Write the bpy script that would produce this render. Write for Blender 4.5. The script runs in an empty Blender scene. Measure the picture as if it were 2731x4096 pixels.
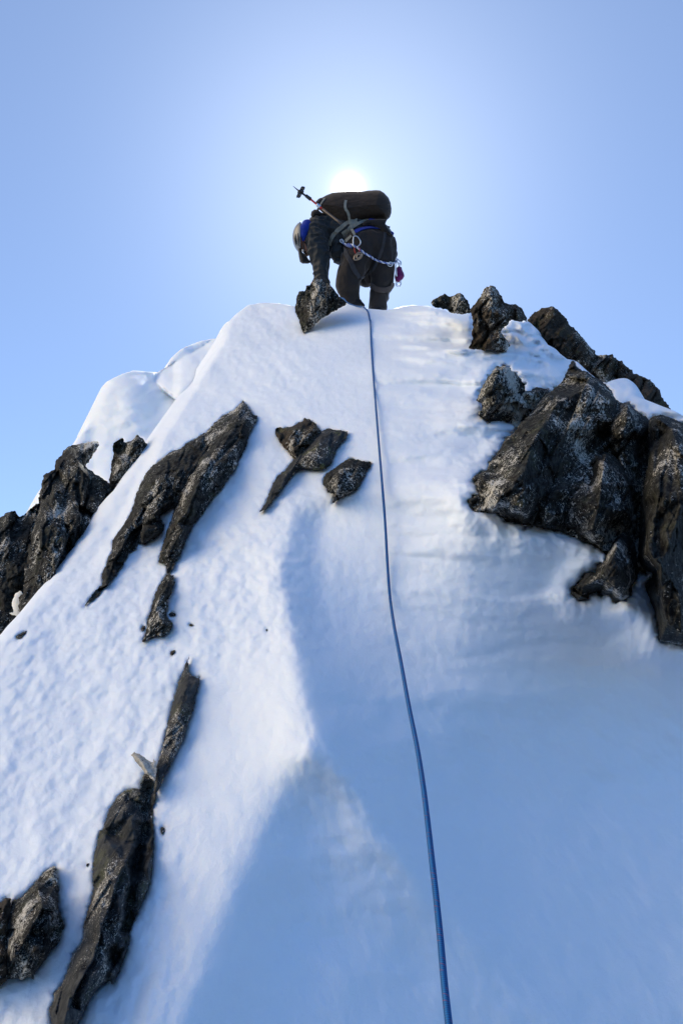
import bpy, bmesh, math, random
import numpy as np
from mathutils import Vector, Matrix
from mathutils.geometry import delaunay_2d_cdt
from mathutils.bvhtree import BVHTree

C = bpy.context
scene = C.scene
col = scene.collection

# ------------------------------------------------------------------ camera
PITCH = math.radians(25.0)
F = 2731.0                       # focal length in photo pixels (24 mm on 36 mm tall)
CX, CY = 1365.5, 2048.0
cam_d = bpy.data.cameras.new("camera")
cam_d.sensor_fit = 'VERTICAL'
cam_d.sensor_height = 36.0
cam_d.lens = 36.0 * F / 4096.0
cam_d.clip_start = 0.05
cam_d.clip_end = 20000.0
cam = bpy.data.objects.new("camera", cam_d)
cam.location = (0, 0, 0)
cam.rotation_euler = (math.radians(90) + PITCH, 0, 0)
col.objects.link(cam)
scene.camera = cam
cp, sp = math.cos(PITCH), math.sin(PITCH)


def ray(u, v):
    """world direction of a photo pixel, one metre of depth long"""
    xr = (np.asarray(u, float) - CX) / F
    yu = (CY - np.asarray(v, float)) / F
    return np.stack([xr, cp - sp * yu, sp + cp * yu], -1)


# ------------------------------------------------------------------ world, sun
SUN_PX = (1394.0, 762.0)
sd = Vector(ray(*SUN_PX)).normalized()
sun_el = math.asin(sd.z)
sun_az = math.atan2(sd.x, sd.y)
world = bpy.data.worlds.new("World")
scene.world = world
world.use_nodes = True
nt = world.node_tree
nt.nodes.clear()


def N(tree, t, **kw):
    n = tree.nodes.new(t)
    for k, v in kw.items():
        setattr(n, k, v)
    return n


def math_node(tree, op, a, b=None, clamp=False):
    n = N(tree, 'ShaderNodeMath', operation=op, use_clamp=clamp)
    for i, x in enumerate((a, b)):
        if x is None:
            continue
        if isinstance(x, (int, float)):
            n.inputs[i].default_value = x
        else:
            tree.links.new(x, n.inputs[i])
    return n.outputs[0]


sky = N(nt, 'ShaderNodeTexSky', sky_type='NISHITA')
sky.sun_disc = False
sky.sun_elevation = sun_el
sky.sun_rotation = sun_az
sky.altitude = 2500
sky.air_density = 1.0
sky.dust_density = 0.05
sky.ozone_density = 2.0
SKY_STR = 0.160
bg = N(nt, 'ShaderNodeBackground')
bg.inputs['Strength'].default_value = SKY_STR

# forward scattered light round the sun (aureole) and the sun itself
geo = N(nt, 'ShaderNodeTexCoord')
nrm = N(nt, 'ShaderNodeVectorMath', operation='NORMALIZE')
nt.links.new(geo.outputs['Generated'], nrm.inputs[0])
dot = N(nt, 'ShaderNodeVectorMath', operation='DOT_PRODUCT')
nt.links.new(nrm.outputs[0], dot.inputs[0])
dot.inputs[1].default_value = sd
dpos = math_node(nt, 'MAXIMUM', dot.outputs['Value'], 0.0)
mr = N(nt, 'ShaderNodeMapRange', interpolation_type='SMOOTHSTEP')
mr.inputs['From Min'].default_value = 0.65
mr.inputs['From Max'].default_value = -0.35
nt.links.new(dot.outputs['Value'], mr.inputs['Value'])
deep = N(nt, 'ShaderNodeMix', data_type='RGBA', blend_type='MULTIPLY')
nt.links.new(mr.outputs[0], deep.inputs['Factor'])
nt.links.new(sky.outputs[0], deep.inputs[6])
deep.inputs[7].default_value = (0.39, 0.65, 1.0, 1)
nt.links.new(deep.outputs[2], bg.inputs['Color'])
AUREOLE = [(2.0, 0.045, (1.0, 0.95, 0.80)), (14.0, 0.05, (0.85, 0.95, 1.0)), (45.0, 0.22, (0.96, 1.0, 0.98)),
           (420.0, 0.05, (1.0, 1.0, 0.92)), (2000.0, 0.12, (1.0, 0.96, 0.85)), (9000.0, 1.3, (1.0, 0.95, 0.84)), (24000.0, 11.0, (1.0, 0.95, 0.85))]
prev = bg.outputs[0]
for n_, a_, c_ in AUREOLE:
    pw = math_node(nt, 'POWER', dpos, n_)
    b2 = N(nt, 'ShaderNodeBackground')
    b2.inputs['Color'].default_value = (*c_, 1)
    nt.links.new(math_node(nt, 'MULTIPLY', pw, a_), b2.inputs['Strength'])
    ad = N(nt, 'ShaderNodeAddShader')
    nt.links.new(prev, ad.inputs[0])
    nt.links.new(b2.outputs[0], ad.inputs[1])
    prev = ad.outputs[0]
# warm fill glow added to the unseen left sky, brightens left-facing snow
LEFT_FILL = 5.6
dl = N(nt, 'ShaderNodeVectorMath', operation='DOT_PRODUCT')
nt.links.new(nrm.outputs[0], dl.inputs[0])
dl.inputs[1].default_value = Vector((-0.90, -0.20, 0.38)).normalized()
fill_glow = math_node(nt, 'MULTIPLY', math_node(nt, 'POWER', math_node(nt, 'MAXIMUM', dl.outputs['Value'], 0.0), 14.0), LEFT_FILL)
b3 = N(nt, 'ShaderNodeBackground')
b3.inputs['Color'].default_value = (1.0, 0.76, 0.42, 1)
nt.links.new(fill_glow, b3.inputs['Strength'])
ad = N(nt, 'ShaderNodeAddShader')
nt.links.new(prev, ad.inputs[0])
nt.links.new(b3.outputs[0], ad.inputs[1])
wo = N(nt, 'ShaderNodeOutputWorld')
nt.links.new(ad.outputs[0], wo.inputs['Surface'])

sun_d = bpy.data.lights.new("sun", 'SUN')
sun_d.energy = 4.0
sun_d.angle = math.radians(0.53)
sun_d.color = (1.0, 0.95, 0.86)
sun = bpy.data.objects.new("sun", sun_d)
sun.rotation_euler = (-sd).to_track_quat('-Z', 'Y').to_euler()
col.objects.link(sun)
vs = scene.view_settings
vs.view_transform = 'Standard'
vs.look = 'None'
vs.exposure = 0.5
vs.gamma = 1.0
scene.cycles.use_denoising = True
scene.cycles.max_bounces = 8
scene.cycles.diffuse_bounces = 5

# ------------------------------------------------------------------ numpy noise


def _hash(ix, iy, seed):
    h = (ix.astype(np.int64) * 374761393 + iy.astype(np.int64) * 668265263 + seed * 974634777) & 0xFFFFFFFF
    h = ((h ^ (h >> 13)) * 1274126177) & 0xFFFFFFFF
    h = ((h ^ (h >> 16)) * 2246822519) & 0xFFFFFFFF
    return ((h ^ (h >> 15)) & 0xFFFFFF) / float(0x1000000)


def vnoise(x, y, seed=0):
    ix, iy = np.floor(x), np.floor(y)
    fx, fy = x - ix, y - iy
    def g(dx, dy):
        a = _hash(ix + dx, iy + dy, seed) * 2 * math.pi
        return np.cos(a) * (fx - dx) + np.sin(a) * (fy - dy)
    wx = fx * fx * fx * (fx * (fx * 6 - 15) + 10)
    wy = fy * fy * fy * (fy * (fy * 6 - 15) + 10)
    a = g(0, 0) * (1 - wx) + g(1, 0) * wx
    b = g(0, 1) * (1 - wx) + g(1, 1) * wx
    return (a * (1 - wy) + b * wy) * 1.5


def fbm(x, y, oct=4, seed=0, gain=0.5):
    r = 0
    a = 1.0
    for i in range(oct):
        r = r + a * vnoise(x, y, seed + i * 17)
        x = x * 2.03 + 11.3
        y = y * 2.03 - 7.1
        a *= gain
    return r


def facets(x, y, seed=0, tilt=1.9, border=False):
    """piecewise planar noise: broken rock faces"""
    ix, iy = np.floor(x), np.floor(y)
    best = np.full(x.shape, 1e9)
    sec = np.full(x.shape, 1e9)
    val = np.zeros(x.shape)
    for dx in (-1, 0, 1):
        for dy in (-1, 0, 1):
            cx_, cy_ = ix + dx, iy + dy
            px = cx_ + _hash(cx_, cy_, seed + 1)
            py = cy_ + _hash(cx_, cy_, seed + 2)
            d = (x - px) ** 2 + (y - py) ** 2
            m = d < best
            a = _hash(cx_, cy_, seed + 3) * 2 - 1
            b = _hash(cx_, cy_, seed + 4) * 2 - 1
            o = _hash(cx_, cy_, seed + 5) * 2 - 1
            v = o * 0.35 + tilt * (a * (x - px) + b * (y - py))
            sec = np.where(m, best, np.minimum(sec, d))
            best = np.where(m, d, best)
            val = np.where(m, v, val)
    return (val, np.sqrt(sec) - np.sqrt(best)) if border else val


def sstep(a, b, x):
    t = np.clip((x - a) / (b - a), 0, 1)
    return t * t * (3 - 2 * t)


def seg_dist(px, py, poly, closed=True, chunk=60000):
    """distance of points to a polyline"""
    P = np.asarray(poly, float)
    A = P if closed else P[:-1]
    B = np.roll(P, -1, 0) if closed else P[1:]
    D = B - A
    L = np.maximum((D ** 2).sum(1), 1e-12)
    out = np.empty(px.shape)
    fx, fy, fo = px.ravel(), py.ravel(), out.ravel()
    for i in range(0, fx.size, chunk):
        x = fx[i:i + chunk, None]
        y = fy[i:i + chunk, None]
        t = np.clip(((x - A[:, 0]) * D[:, 0] + (y - A[:, 1]) * D[:, 1]) / L, 0, 1)
        fo[i:i + chunk] = np.sqrt(((x - A[:, 0] - t * D[:, 0]) ** 2 + (y - A[:, 1] - t * D[:, 1]) ** 2).min(1))
    return fo.reshape(px.shape)


def inside(px, py, poly):
    P = np.asarray(poly, float)
    r = np.zeros(px.shape, bool)
    n = len(P)
    for i in range(n):
        x1, y1 = P[i]
        x2, y2 = P[(i + 1) % n]
        if y1 == y2:
            continue
        c = ((y1 > py) != (y2 > py)) & (px < (x2 - x1) * (py - y1) / (y2 - y1) + x1)
        r ^= c
    return r


def rough_poly(poly, step=9, amp=4.0, seed=0, sc=17.0):
    P = np.asarray(poly, float)
    out = []
    for i in range(len(P)):
        a, b = P[i], P[(i + 1) % len(P)]
        n = max(1, int(np.hypot(*(b - a)) / step))
        for k in range(n):
            out.append(a + (b - a) * k / n)
    out = np.array(out)
    nx = fbm(out[:, 0] / sc, out[:, 1] / sc, 2, seed) * amp
    ny = fbm(out[:, 0] / sc, out[:, 1] / sc, 2, seed + 91) * amp
    return out + np.stack([nx, ny], -1)


# ------------------------------------------------------------------ photo crops used while tracing
CROPS = dict(A=(1700, 1100, .5), B=(1947, 1400, .5), C=(1800, 1850, .59375), D=(0, 1700, .5), E=(300, 1560, .5),
             F=(1000, 1560, .375), G=(200, 2200, .5), H=(0, 2900, .5), I=(0, 3312, .5), J=(300, 1180, .6862),
             Z=(1100, 680, .38265), S=(0, 0, 1.0), W=(0, 0, 1.74171))


def T(s):
    """'A 1,2 3,4 B 5,6' -> array of photo pixels"""
    out = []
    c = CROPS['S']
    for tok in s.split():
        if tok in CROPS:
            c = CROPS[tok]
            continue
        x, y = tok.split(',')
        out.append((c[0] + float(x) * c[2], c[1] + float(y) * c[2]))
    return np.array(out)


# ------------------------------------------------------------------ object helpers
def tag(o, label=None, cat=None, group=None, kind=None):
    for k, v in (('label', label), ('category', cat), ('group', group), ('kind', kind)):
        if v:
            o[k] = v
    return o


def link_mesh(name, verts, faces, mat, parent=None, smooth=True, origin=None):
    me = bpy.data.meshes.new(name)
    V = np.asarray(verts, np.float64)
    if parent is not None:
        origin, p = Vector((0, 0, 0)), parent
        while p is not None:
            origin = origin + p.location
            p = p.parent
        origin = tuple(origin)
    elif origin is None:
        origin = V.mean(0)
    V = V - np.asarray(origin)
    faces = np.asarray(faces) if not isinstance(faces, list) else faces
    if isinstance(faces, np.ndarray):
        k = faces.shape[1]
        me.vertices.add(len(V))
        me.vertices.foreach_set('co', V.astype(np.float32).ravel())
        me.loops.add(faces.size)
        me.loops.foreach_set('vertex_index', faces.astype(np.int32).ravel())
        me.polygons.add(len(faces))
        me.polygons.foreach_set('loop_start', np.arange(0, faces.size, k, dtype=np.int32))
        me.polygons.foreach_set('loop_total', np.full(len(faces), k, np.int32))
        me.update(calc_edges=True)
    else:
        me.from_pydata([tuple(p) for p in V], [], faces)
    if smooth:
        me.polygons.foreach_set('use_smooth', np.ones(len(me.polygons), bool))
    me.materials.append(mat)
    me.validate()
    o = bpy.data.objects.new(name, me)
    col.objects.link(o)
    if parent is not None:
        o.parent = parent
    else:
        o.location = origin
    return o


# ------------------------------------------------------------------ materials
def principled(name, base=(0.5, 0.5, 0.5), rough=0.6, metal=0.0, spec=0.5):
    m = bpy.data.materials.new(name)
    m.use_nodes = True
    b = m.node_tree.nodes['Principled BSDF']
    b.inputs['Base Color'].default_value = (*base, 1)
    b.inputs['Roughness'].default_value = rough
    b.inputs['Metallic'].default_value = metal
    b.inputs['Specular IOR Level'].default_value = spec
    return m, b


def noise_tex(t, scale, detail=4, rough=0.55, vec=None, dist=0.0):
    n = N(t, 'ShaderNodeTexNoise')
    n.inputs['Scale'].default_value = scale
    n.inputs['Detail'].default_value = detail
    n.inputs['Roughness'].default_value = rough
    n.inputs['Distortion'].default_value = dist
    if vec is not None:
        t.links.new(vec, n.inputs['Vector'])
    return n.outputs['Fac']


def ramp(t, fac, stops):
    r = N(t, 'ShaderNodeValToRGB')
    els = r.color_ramp.elements
    while len(els) < len(stops):
        els.new(0.5)
    for e, (p, c) in zip(els, stops):
        e.position = p
        e.color = (*c, 1) if len(c) == 3 else c
    t.links.new(fac, r.inputs['Fac'])
    return r.outputs['Color']


def mix(t, fac, a, b):
    n = N(t, 'ShaderNodeMix', data_type='RGBA')
    if isinstance(fac, float):
        n.inputs['Factor'].default_value = fac
    else:
        t.links.new(fac, n.inputs['Factor'])
    for k, x in ((6, a), (7, b)):
        if isinstance(x, tuple):
            n.inputs[k].default_value = (*x, 1)
        else:
            t.links.new(x, n.inputs[k])
    return n.outputs[2]


def bump(t, b, h, strength, dist):
    bp = N(t, 'ShaderNodeBump')
    bp.inputs['Strength'].default_value = strength
    bp.inputs['Distance'].default_value = dist
    t.links.new(h, bp.inputs['Height'])
    t.links.new(bp.outputs[0], b.inputs['Normal'])
    return bp


def obj_coord(t, scale=(1, 1, 1), rot=(0, 0, 0)):
    tc = N(t, 'ShaderNodeTexCoord')
    mp = N(t, 'ShaderNodeMapping')
    mp.inputs['Scale'].default_value = scale
    mp.inputs['Rotation'].default_value = rot
    t.links.new(tc.outputs['Object'], mp.inputs['Vector'])
    return mp.outputs[0]


def snow_material(name, sss=0.5, scale=0.028, fluff=0.45):
    m, b = principled(name, (0.80, 0.875, 0.96), 0.65, 0, 0.25)
    t = m.node_tree
    co = obj_coord(t)
    b.inputs['Subsurface Weight'].default_value = sss
    b.inputs['Subsurface Radius'].default_value = (1.0, 0.85, 0.7)
    b.inputs['Subsurface Scale'].default_value = scale
    n1 = noise_tex(t, 26, 5, 0.6, co)
    n2 = noise_tex(t, 160, 3, 0.7, co)
    n3 = noise_tex(t, 7, 3, 0.5, co)
    n4 = noise_tex(t, 520, 2, 0.7, co)
    s = math_node(t, 'ADD', math_node(t, 'MULTIPLY', n1, 0.35), math_node(t, 'MULTIPLY', n2, 0.16))
    s = math_node(t, 'ADD', s, math_node(t, 'MULTIPLY', n4, 0.10))
    s = math_node(t, 'ADD', s, math_node(t, 'MULTIPLY', n3, 0.5))
    bump(t, b, s, fluff, 0.025)
    return m


SNOW = snow_material("snow")
SNOW_THIN = snow_material("thin_cornice_snow", 1.0, 0.11, 0.15)


def rock_material(name, dark=(0.006, 0.006, 0.006), mid=(0.062, 0.064, 0.056), brown=0.25, green=0.12, lichen=0.5,
                  lichen_col=(0.70, 0.68, 0.60), lichen_scale=95, strat=(1.0, 1.0, 0.75), rot=(0.5, 0.25, 0.0),
                  patch=3.2, bumpy=0.8):
    m, b = principled(name, mid, 0.9, 0, 0.10)
    t = m.node_tree
    co = obj_coord(t, strat, rot)
    n_big = noise_tex(t, 4.0, 9, 0.75, co)
    n_mid = noise_tex(t, 42, 8, 0.72, co)
    n_fine = noise_tex(t, 120, 4, 0.7, co)
    base = ramp(t, n_mid, [(0.42, dark), (0.62, mid)])
    base = mix(t, ramp(t, n_big, [(0.5, (0, 0, 0)), (0.66, (brown * 1.0,) * 3)]), base, (0.075, 0.050, 0.030))
    ng = noise_tex(t, 7.0, 8, 0.75, obj_coord(t, (1, 1, 1), (1, 2, 0)))
    base = mix(t, ramp(t, ng, [(0.54, (0, 0, 0)), (0.66, (green * 2.2,) * 3)]), base, (0.12, 0.13, 0.055))
    # black lichen and wet streaks
    nb = noise_tex(t, 17, 9, 0.8, obj_coord(t, (1, 1, 0.35), rot))
    base = mix(t, ramp(t, nb, [(0.54, (0, 0, 0)), (0.62, (0.85,) * 3)]), base, (0.006, 0.006, 0.007))
    # crusts of lichen: fine specks that thicken inside loose patches
    lp = noise_tex(t, patch, 6, 0.75, obj_coord(t, (1, 1, 0.55), (0.3, 0.9, 0.4)))
    ls = noise_tex(t, lichen_scale, 4, 0.8, obj_coord(t, (1, 1, 0.75), rot), 0.0)
    s = math_node(t, 'ADD', math_node(t, 'MULTIPLY', lp, 0.9), math_node(t, 'MULTIPLY', ls, 0.8))
    th = 0.985 - 0.085 * lichen
    lm = ramp(t, s, [(th - 0.006, (0, 0, 0)), (th + 0.008, (1, 1, 1))])
    lc = mix(t, n_mid, lichen_col, tuple(x * 0.55 for x in lichen_col))
    base = mix(t, lm, base, lc)
    t.links.new(base, b.inputs['Base Color'])
    rr = ramp(t, n_mid, [(0.3, (0.75,) * 3), (0.7, (0.95,) * 3)])
    t.links.new(rr, b.inputs['Roughness'])
    h = math_node(t, 'ADD', n_mid, math_node(t, 'MULTIPLY', n_fine, 0.35))
    h = math_node(t, 'ADD', h, math_node(t, 'MULTIPLY', nb, 0.5))
    bump(t, b, h, bumpy * 0.7, 0.016)
    return m


R_SPECK = rock_material("speckled_lichen_rock", lichen=0.62)
R_NEAR = rock_material("finely_speckled_rock", lichen=0.8, lichen_scale=190, patch=5.0)
R_DARK = rock_material("dark_slate_rock", lichen=0.35, brown=0.1, green=0.08)
R_BROWN = rock_material("brown_ridge_rock", dark=(0.026, 0.022, 0.017), mid=(0.075, 0.062, 0.045), brown=0.5, lichen=0.3, green=0.2)
R_GREY = rock_material("smooth_grey_slab_rock", dark=(0.030, 0.033, 0.035), mid=(0.075, 0.078, 0.075), lichen=0.2, lichen_scale=210, brown=0.2, green=0.25,
                       strat=(1.0, 1.0, 0.6), rot=(0.5, 0.35, 0.0), bumpy=0.6)
R_PALE = rock_material("heavily_crusted_rock", lichen=1.15, lichen_col=(0.6, 0.58, 0.5), lichen_scale=70)
R_GREEN = rock_material("green_crusted_slate", dark=(0.028, 0.030, 0.031), mid=(0.07, 0.073, 0.07), green=0.75, lichen=0.25, strat=(1, 1, 0.4), rot=(0.45, 0.6, 0))
R_WHITE = rock_material("white_spotted_stone", dark=(0.3, 0.29, 0.25), mid=(0.5, 0.48, 0.42), brown=0.0, green=0.0, lichen=1.2, lichen_col=(0.7, 0.67, 0.58), lichen_scale=90)

# ------------------------------------------------------------------ the snow slope
SL = math.radians(58)
NRM = np.array([0, math.sin(SL), -math.cos(SL)])      # into the slope
UPS = np.array([0, math.cos(SL), math.sin(SL)])
C0 = 1.79


def plane_z(u, v, c=C0):
    r = ray(u, v)
    return c / np.maximum(r @ NRM, 0.02)


# outlines of all the rocks (photo pixels)
ROCKS = {}


def R(key, outline, **kw):
    kw['poly'] = T(outline)
    ROCKS[key] = kw


OUT_MAIN = T("S -2600,5600 -900,3600 -60,2610 D 125,1568 160,1520 250,1425 350,1305 450,1185 600,1000 700,880 760,780 800,720 "
             "850,640 890,560 940,500 1010,430 1100,290 1185,150 J 480,790 540,700 600,615 650,545 700,500 750,440 800,360 850,290 "
             "880,220 905,150 960,95 1020,55 1090,45 1180,50 1270,65 1300,120 1335,205 1400,130 1480,75 "
             "Z 700,1380 760,1402 860,1430 1000,1455 1150,1465 1250,1455 1350,1425 1450,1412 1568,1420 "
             "A 20,248 60,262 120,270 180,290 290,292 400,310 500,400 620,400 690,360 730,365 790,362 830,400 860,450 915,535 985,570 "
             "1010,600 1075,650 1100,672 1165,680 1250,760 1350,840 B 960,272 1020,262 1060,240 1100,230 1140,300 1125,350 1240,395 1340,435 1470,485 "
             "1530,520 1568,565 1700,700 S 3300,2300 5200,4000 6500,5600")


def x_at(poly, v):
    p = np.asarray(poly)
    return np.interp(v, p[:, 1], p[:, 0])


SPINE = T("W 700,1130 655,1250 650,1350 675,1480 690,1600 680,1690 650,1770 610,1870 560,1990 500,2120 460,2230 400,2352 330,2500 200,2800 0,3300")
RIDGE = T("W 700,1130 655,1250 650,1350 680,1500 700,1620 750,1720 800,1800 880,1920 1000,2080 1150,2250 1300,2400 1700,2900")
STEP = T("J 905,150 870,260 820,340 745,460 700,560 560,770 500,860 S 620,1850 560,1990 480,2160 380,2330")


def main_h(u, v, z):
    m = z / F                                        # metres per photo pixel
    s = (u - CX) * m
    r = ray(u, v) * z[..., None]
    t = r @ UPS
    h = np.zeros(u.shape)
    amp = sstep(1850, 2350, v)
    dS = (u - x_at(SPINE, v)) * m * 0.9
    dR = (u - x_at(RIDGE, v)) * m * 0.8
    soft = lambda d, w: np.where(d > 0, d * d / (d + w), 0)
    h -= amp * 0.42 * soft(-dS, 0.08) / (1 + 0.25 * np.maximum(-dS, 0))
    ampR = sstep(0, 1, (v - 2020 - 230 * sstep(1350, 1900, u)) / (1130 - 230 * sstep(1350, 1900, u)))
    dC = dR + (np.maximum(dS, dR) - dR) * sstep(2500, 3300, v)
    h -= ampR * 0.95 * soft(dC, 0.10) / (1 + 0.12 * np.maximum(dC, 0) ** 2)
    fo = sstep(1930, 2120, v) * (1 - sstep(2420, 2800, v))
    h -= fo * 0.085 * sstep(-0.02, 0.13, dR) * np.exp(-np.maximum(dR, 0) / 0.55)
    h += ampR * 0.125 * (1 - 0.7 * sstep(3300, 3900, v)) * np.exp(-np.abs(dR / 0.12) ** 1.6)
    h -= sstep(2900, 3200, v) * 0.05 * np.exp(-((dS - 0.16) / 0.12) ** 2)
    # the upper snow: centre bulges towards the camera
    up = 1 - sstep(1900, 2500, v)
    h += up * 0.26 * s * (1 - 0.7 * sstep(1750, 2300, u))
    h += up * 0.10 * np.exp(-((s + 0.2) / 1.3) ** 2)
    # soft layers drifted across the right half
    wr = sstep(1350, 1750, u) * (1 - 0.65 * sstep(2550, 2950, v))
    tw = t + 0.10 * fbm(s * 1.3, t * 1.6, 3, 15) + 0.02 * fbm(s * 7, t * 5, 2, 16)
    h += wr * 0.027 * fbm(s * 0.8 + 0.3 * tw, tw * 3.6, 3, 5, .35)
    h += wr * up * 0.022 * fbm(s * 2.0, t * 2.6, 3, 25, .4)
    # scoured, finer streaks low on the right
    wl = sstep(2600, 3000, v) * sstep(900, 1300, u)
    h += wl * (0.024 * fbm(s * 2.2 + t * 1.1, t * 3.2 - s * 0.6, 4, 33, .45) + 0.0060 * fbm(s * 14 + t * 4, t * 9, 3, 35))
    # clumpy powder on the left half, running down the fall line
    wleft = 1 - sstep(1000, 1500, u)
    wclump = 1 - sstep(560, 900, u) * sstep(2500, 2900, v)
    h += wleft * wclump * (0.45 + 0.55 * sstep(1800, 2300, v)) * (0.008 * fbm(s * 9, t * 7, 3, 43) + 0.005 * fbm(s * 22, t * 18, 3, 44))
    h += wleft * 0.012 * fbm(s * 3 + t * 1.2, t * 0.9, 3, 53)
    h += 0.025 * fbm(s * 0.8, t * 0.7, 2, 63)
    h += 0.0015 * fbm(s * 24, t * 20, 3, 73)
    # step where the wind lip ends on the left
    dT = (u - x_at(STEP, v)) * m
    ok = (v > 1290) & (v < 2400)
    h -= np.where(ok, 0.07 * (1 - sstep(-0.07, 0.015, dT)) * sstep(1290, 1400, v) * (1 - sstep(2100, 2400, v)), 0)
    # snow banked in a pillow along the foot of the big outcrop
    bv = v - np.interp(u, [1780, 1850, 2000, 2100, 2260, 2400, 2520, 2640, 2900], [2010, 2040, 2060, 2110, 2140, 2190, 2430, 2560, 2640])
    h += sstep(1500, 2080, u) * 0.09 * np.exp(-(np.maximum(bv, 0) / 150) ** 2) * sstep(-200, 0, bv)
    # clumps of loose snow caught between the spire and the far ridge
    cl_ = np.exp(-(((u - 2110) / 95) ** 2 + ((v - 1350) / 90) ** 2)) + np.exp(-(((u - 2190) / 60) ** 2 + ((v - 1420) / 45) ** 2))
    h += cl_ * (0.06 - 0.075 * np.abs(vnoise(u / 80, v / 62, 85)) - 0.016 * np.abs(vnoise(u / 30, v / 24, 86)))
    # shelf line below the crest on the right
    SH = T("A -600,640 0,612 345,583 600,606 800,645 1000,700 1100,745 S 2400,1560 2800,1800")
    yS = np.interp(u, SH[:, 0], SH[:, 1])
    ws = sstep(1560, 1800, u) * (1 - sstep(2200, 2300, u))
    dv = (v - yS) * m * 1.6
    h += ws * 0.07 * np.exp(-np.maximum(dv, 0) / 0.25) * sstep(-0.03, 0.02, dv)
    return h


def sheet_z(u, v, c=C0, main=True):
    z = plane_z(u, v, c)
    if main:
        rn = np.maximum(ray(u, v) @ NRM, 0.02)
        z = (c - main_h(u, v, z)) / rn
    return z



def T3(s):
    out = []
    c = CROPS['S']
    for tok in s.split():
        if tok in CROPS:
            c = CROPS[tok]
            continue
        x, y, h = tok.split(',')
        out.append((c[0] + float(x) * c[2], c[1] + float(y) * c[2], float(h)))
    return out


# ---- rocks: outline, relief points (x,y,metres towards the viewer), grooves
R('crest_small', "A 46,215 60,195 100,180 130,158 160,150 190,172 225,168 262,145 280,140 310,168 335,205 350,235 358,268 372,300 290,312 200,300 180,282 120,262 60,250",
  pts=T3("A 130,190,0.10 160,235,0.06 195,180,0.05 275,170,0.14 300,250,0.10 240,260,0.12"), cap=1390, fs=.06, fa=.05, mat=R_SPECK,
  label="small rough dark rock on the crest, left of the sharp twin-pointed spire", thick=.25)
R('spire', "A 362,268 400,225 440,175 470,115 490,90 505,95 525,83 552,88 575,120 600,155 622,190 628,210 660,232 700,240 735,238 765,262 790,300 808,335 812,375 "
  "790,362 770,375 690,360 670,370 650,405 620,420 603,450 620,490 655,515 670,545 680,562 655,585 650,618 600,615 540,605 480,600 420,600 340,585 368,545 376,500 370,465 384,410 378,380 380,340 370,310 362,290",
  pts=T3("A 540,170,0.26 500,110,0.10 430,280,0.16 400,420,0.12 530,300,0.34 450,480,0.22 500,560,0.18 700,262,0.16 640,330,0.24 760,330,0.10 620,470,0.18 590,540,0.16"),
  cap=1420, fs=.11, fa=.10, mat=R_BROWN, thick=.6, lip='A', label="sharp dark spire with a forked tip on the crest line, behind a clump of snow")
R('ridge', "A 812,360 850,320 900,280 940,262 1020,253 1050,270 1090,310 1130,355 1155,405 1185,420 1230,470 1270,515 1295,560 1330,590 1360,610 1365,635 "
  "B 920,42 1000,33 1040,80 1080,90 1110,130 1163,165 1165,185 1230,203 1300,240 1350,290 1380,320 1390,365 1415,410 1450,440 1467,490 1400,520 1240,450 1100,400 "
  "960,340 850,260 700,200 600,150 500,60 A 940,620 860,480 800,410",
  pts=T3("A 1020,275,0.20 900,330,0.14 960,460,0.26 1120,420,0.22 1070,560,0.34 1200,520,0.25 1250,620,0.22 1330,650,0.12 B 780,110,0.22 900,180,0.18 990,70,0.18 1040,180,0.08 1090,120,0.16 "
         "1180,230,0.2 1250,330,0.26 1340,330,0.14 1150,300,0.24 1420,450,0.06"),
  c=0.16, cap=1560, fs=.15, fa=.12, mat=R_BROWN, thick=.7, cuts=[(T("A 1375,640 B 820,130 860,230"), .03, .12), (T("B 1040,80 1020,160 1040,230"), .02, .1)],
  label="long brown ridge of broken rock against the sky on the far right")
R('mid', "A 540,765 570,728 600,725 645,724 680,750 720,785 765,825 775,855 800,885 790,915 765,938 800,930 840,925 870,905 930,900 965,915 1000,940 1050,980 960,1060 900,1150 800,1230 745,1222 "
  "700,1205 680,1170 640,1158 600,1168 550,1165 505,1185 485,1150 420,1125 425,1095 455,1085 458,1050 438,1020 408,1005 425,960 455,900 495,830",
  pts=T3("A 600,745,0.12 560,820,0.20 700,820,0.16 640,900,0.34 500,960,0.22 560,1040,0.32 720,960,0.24 840,960,0.22 930,930,0.14 700,1080,0.30 560,1130,0.18 840,1060,0.12"),
  cap=1680, fs=.10, fa=.09, mat=R_PALE, thick=.5, label="blotchy white-crusted rock tucked against the left shoulder of the large outcrop")
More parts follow.
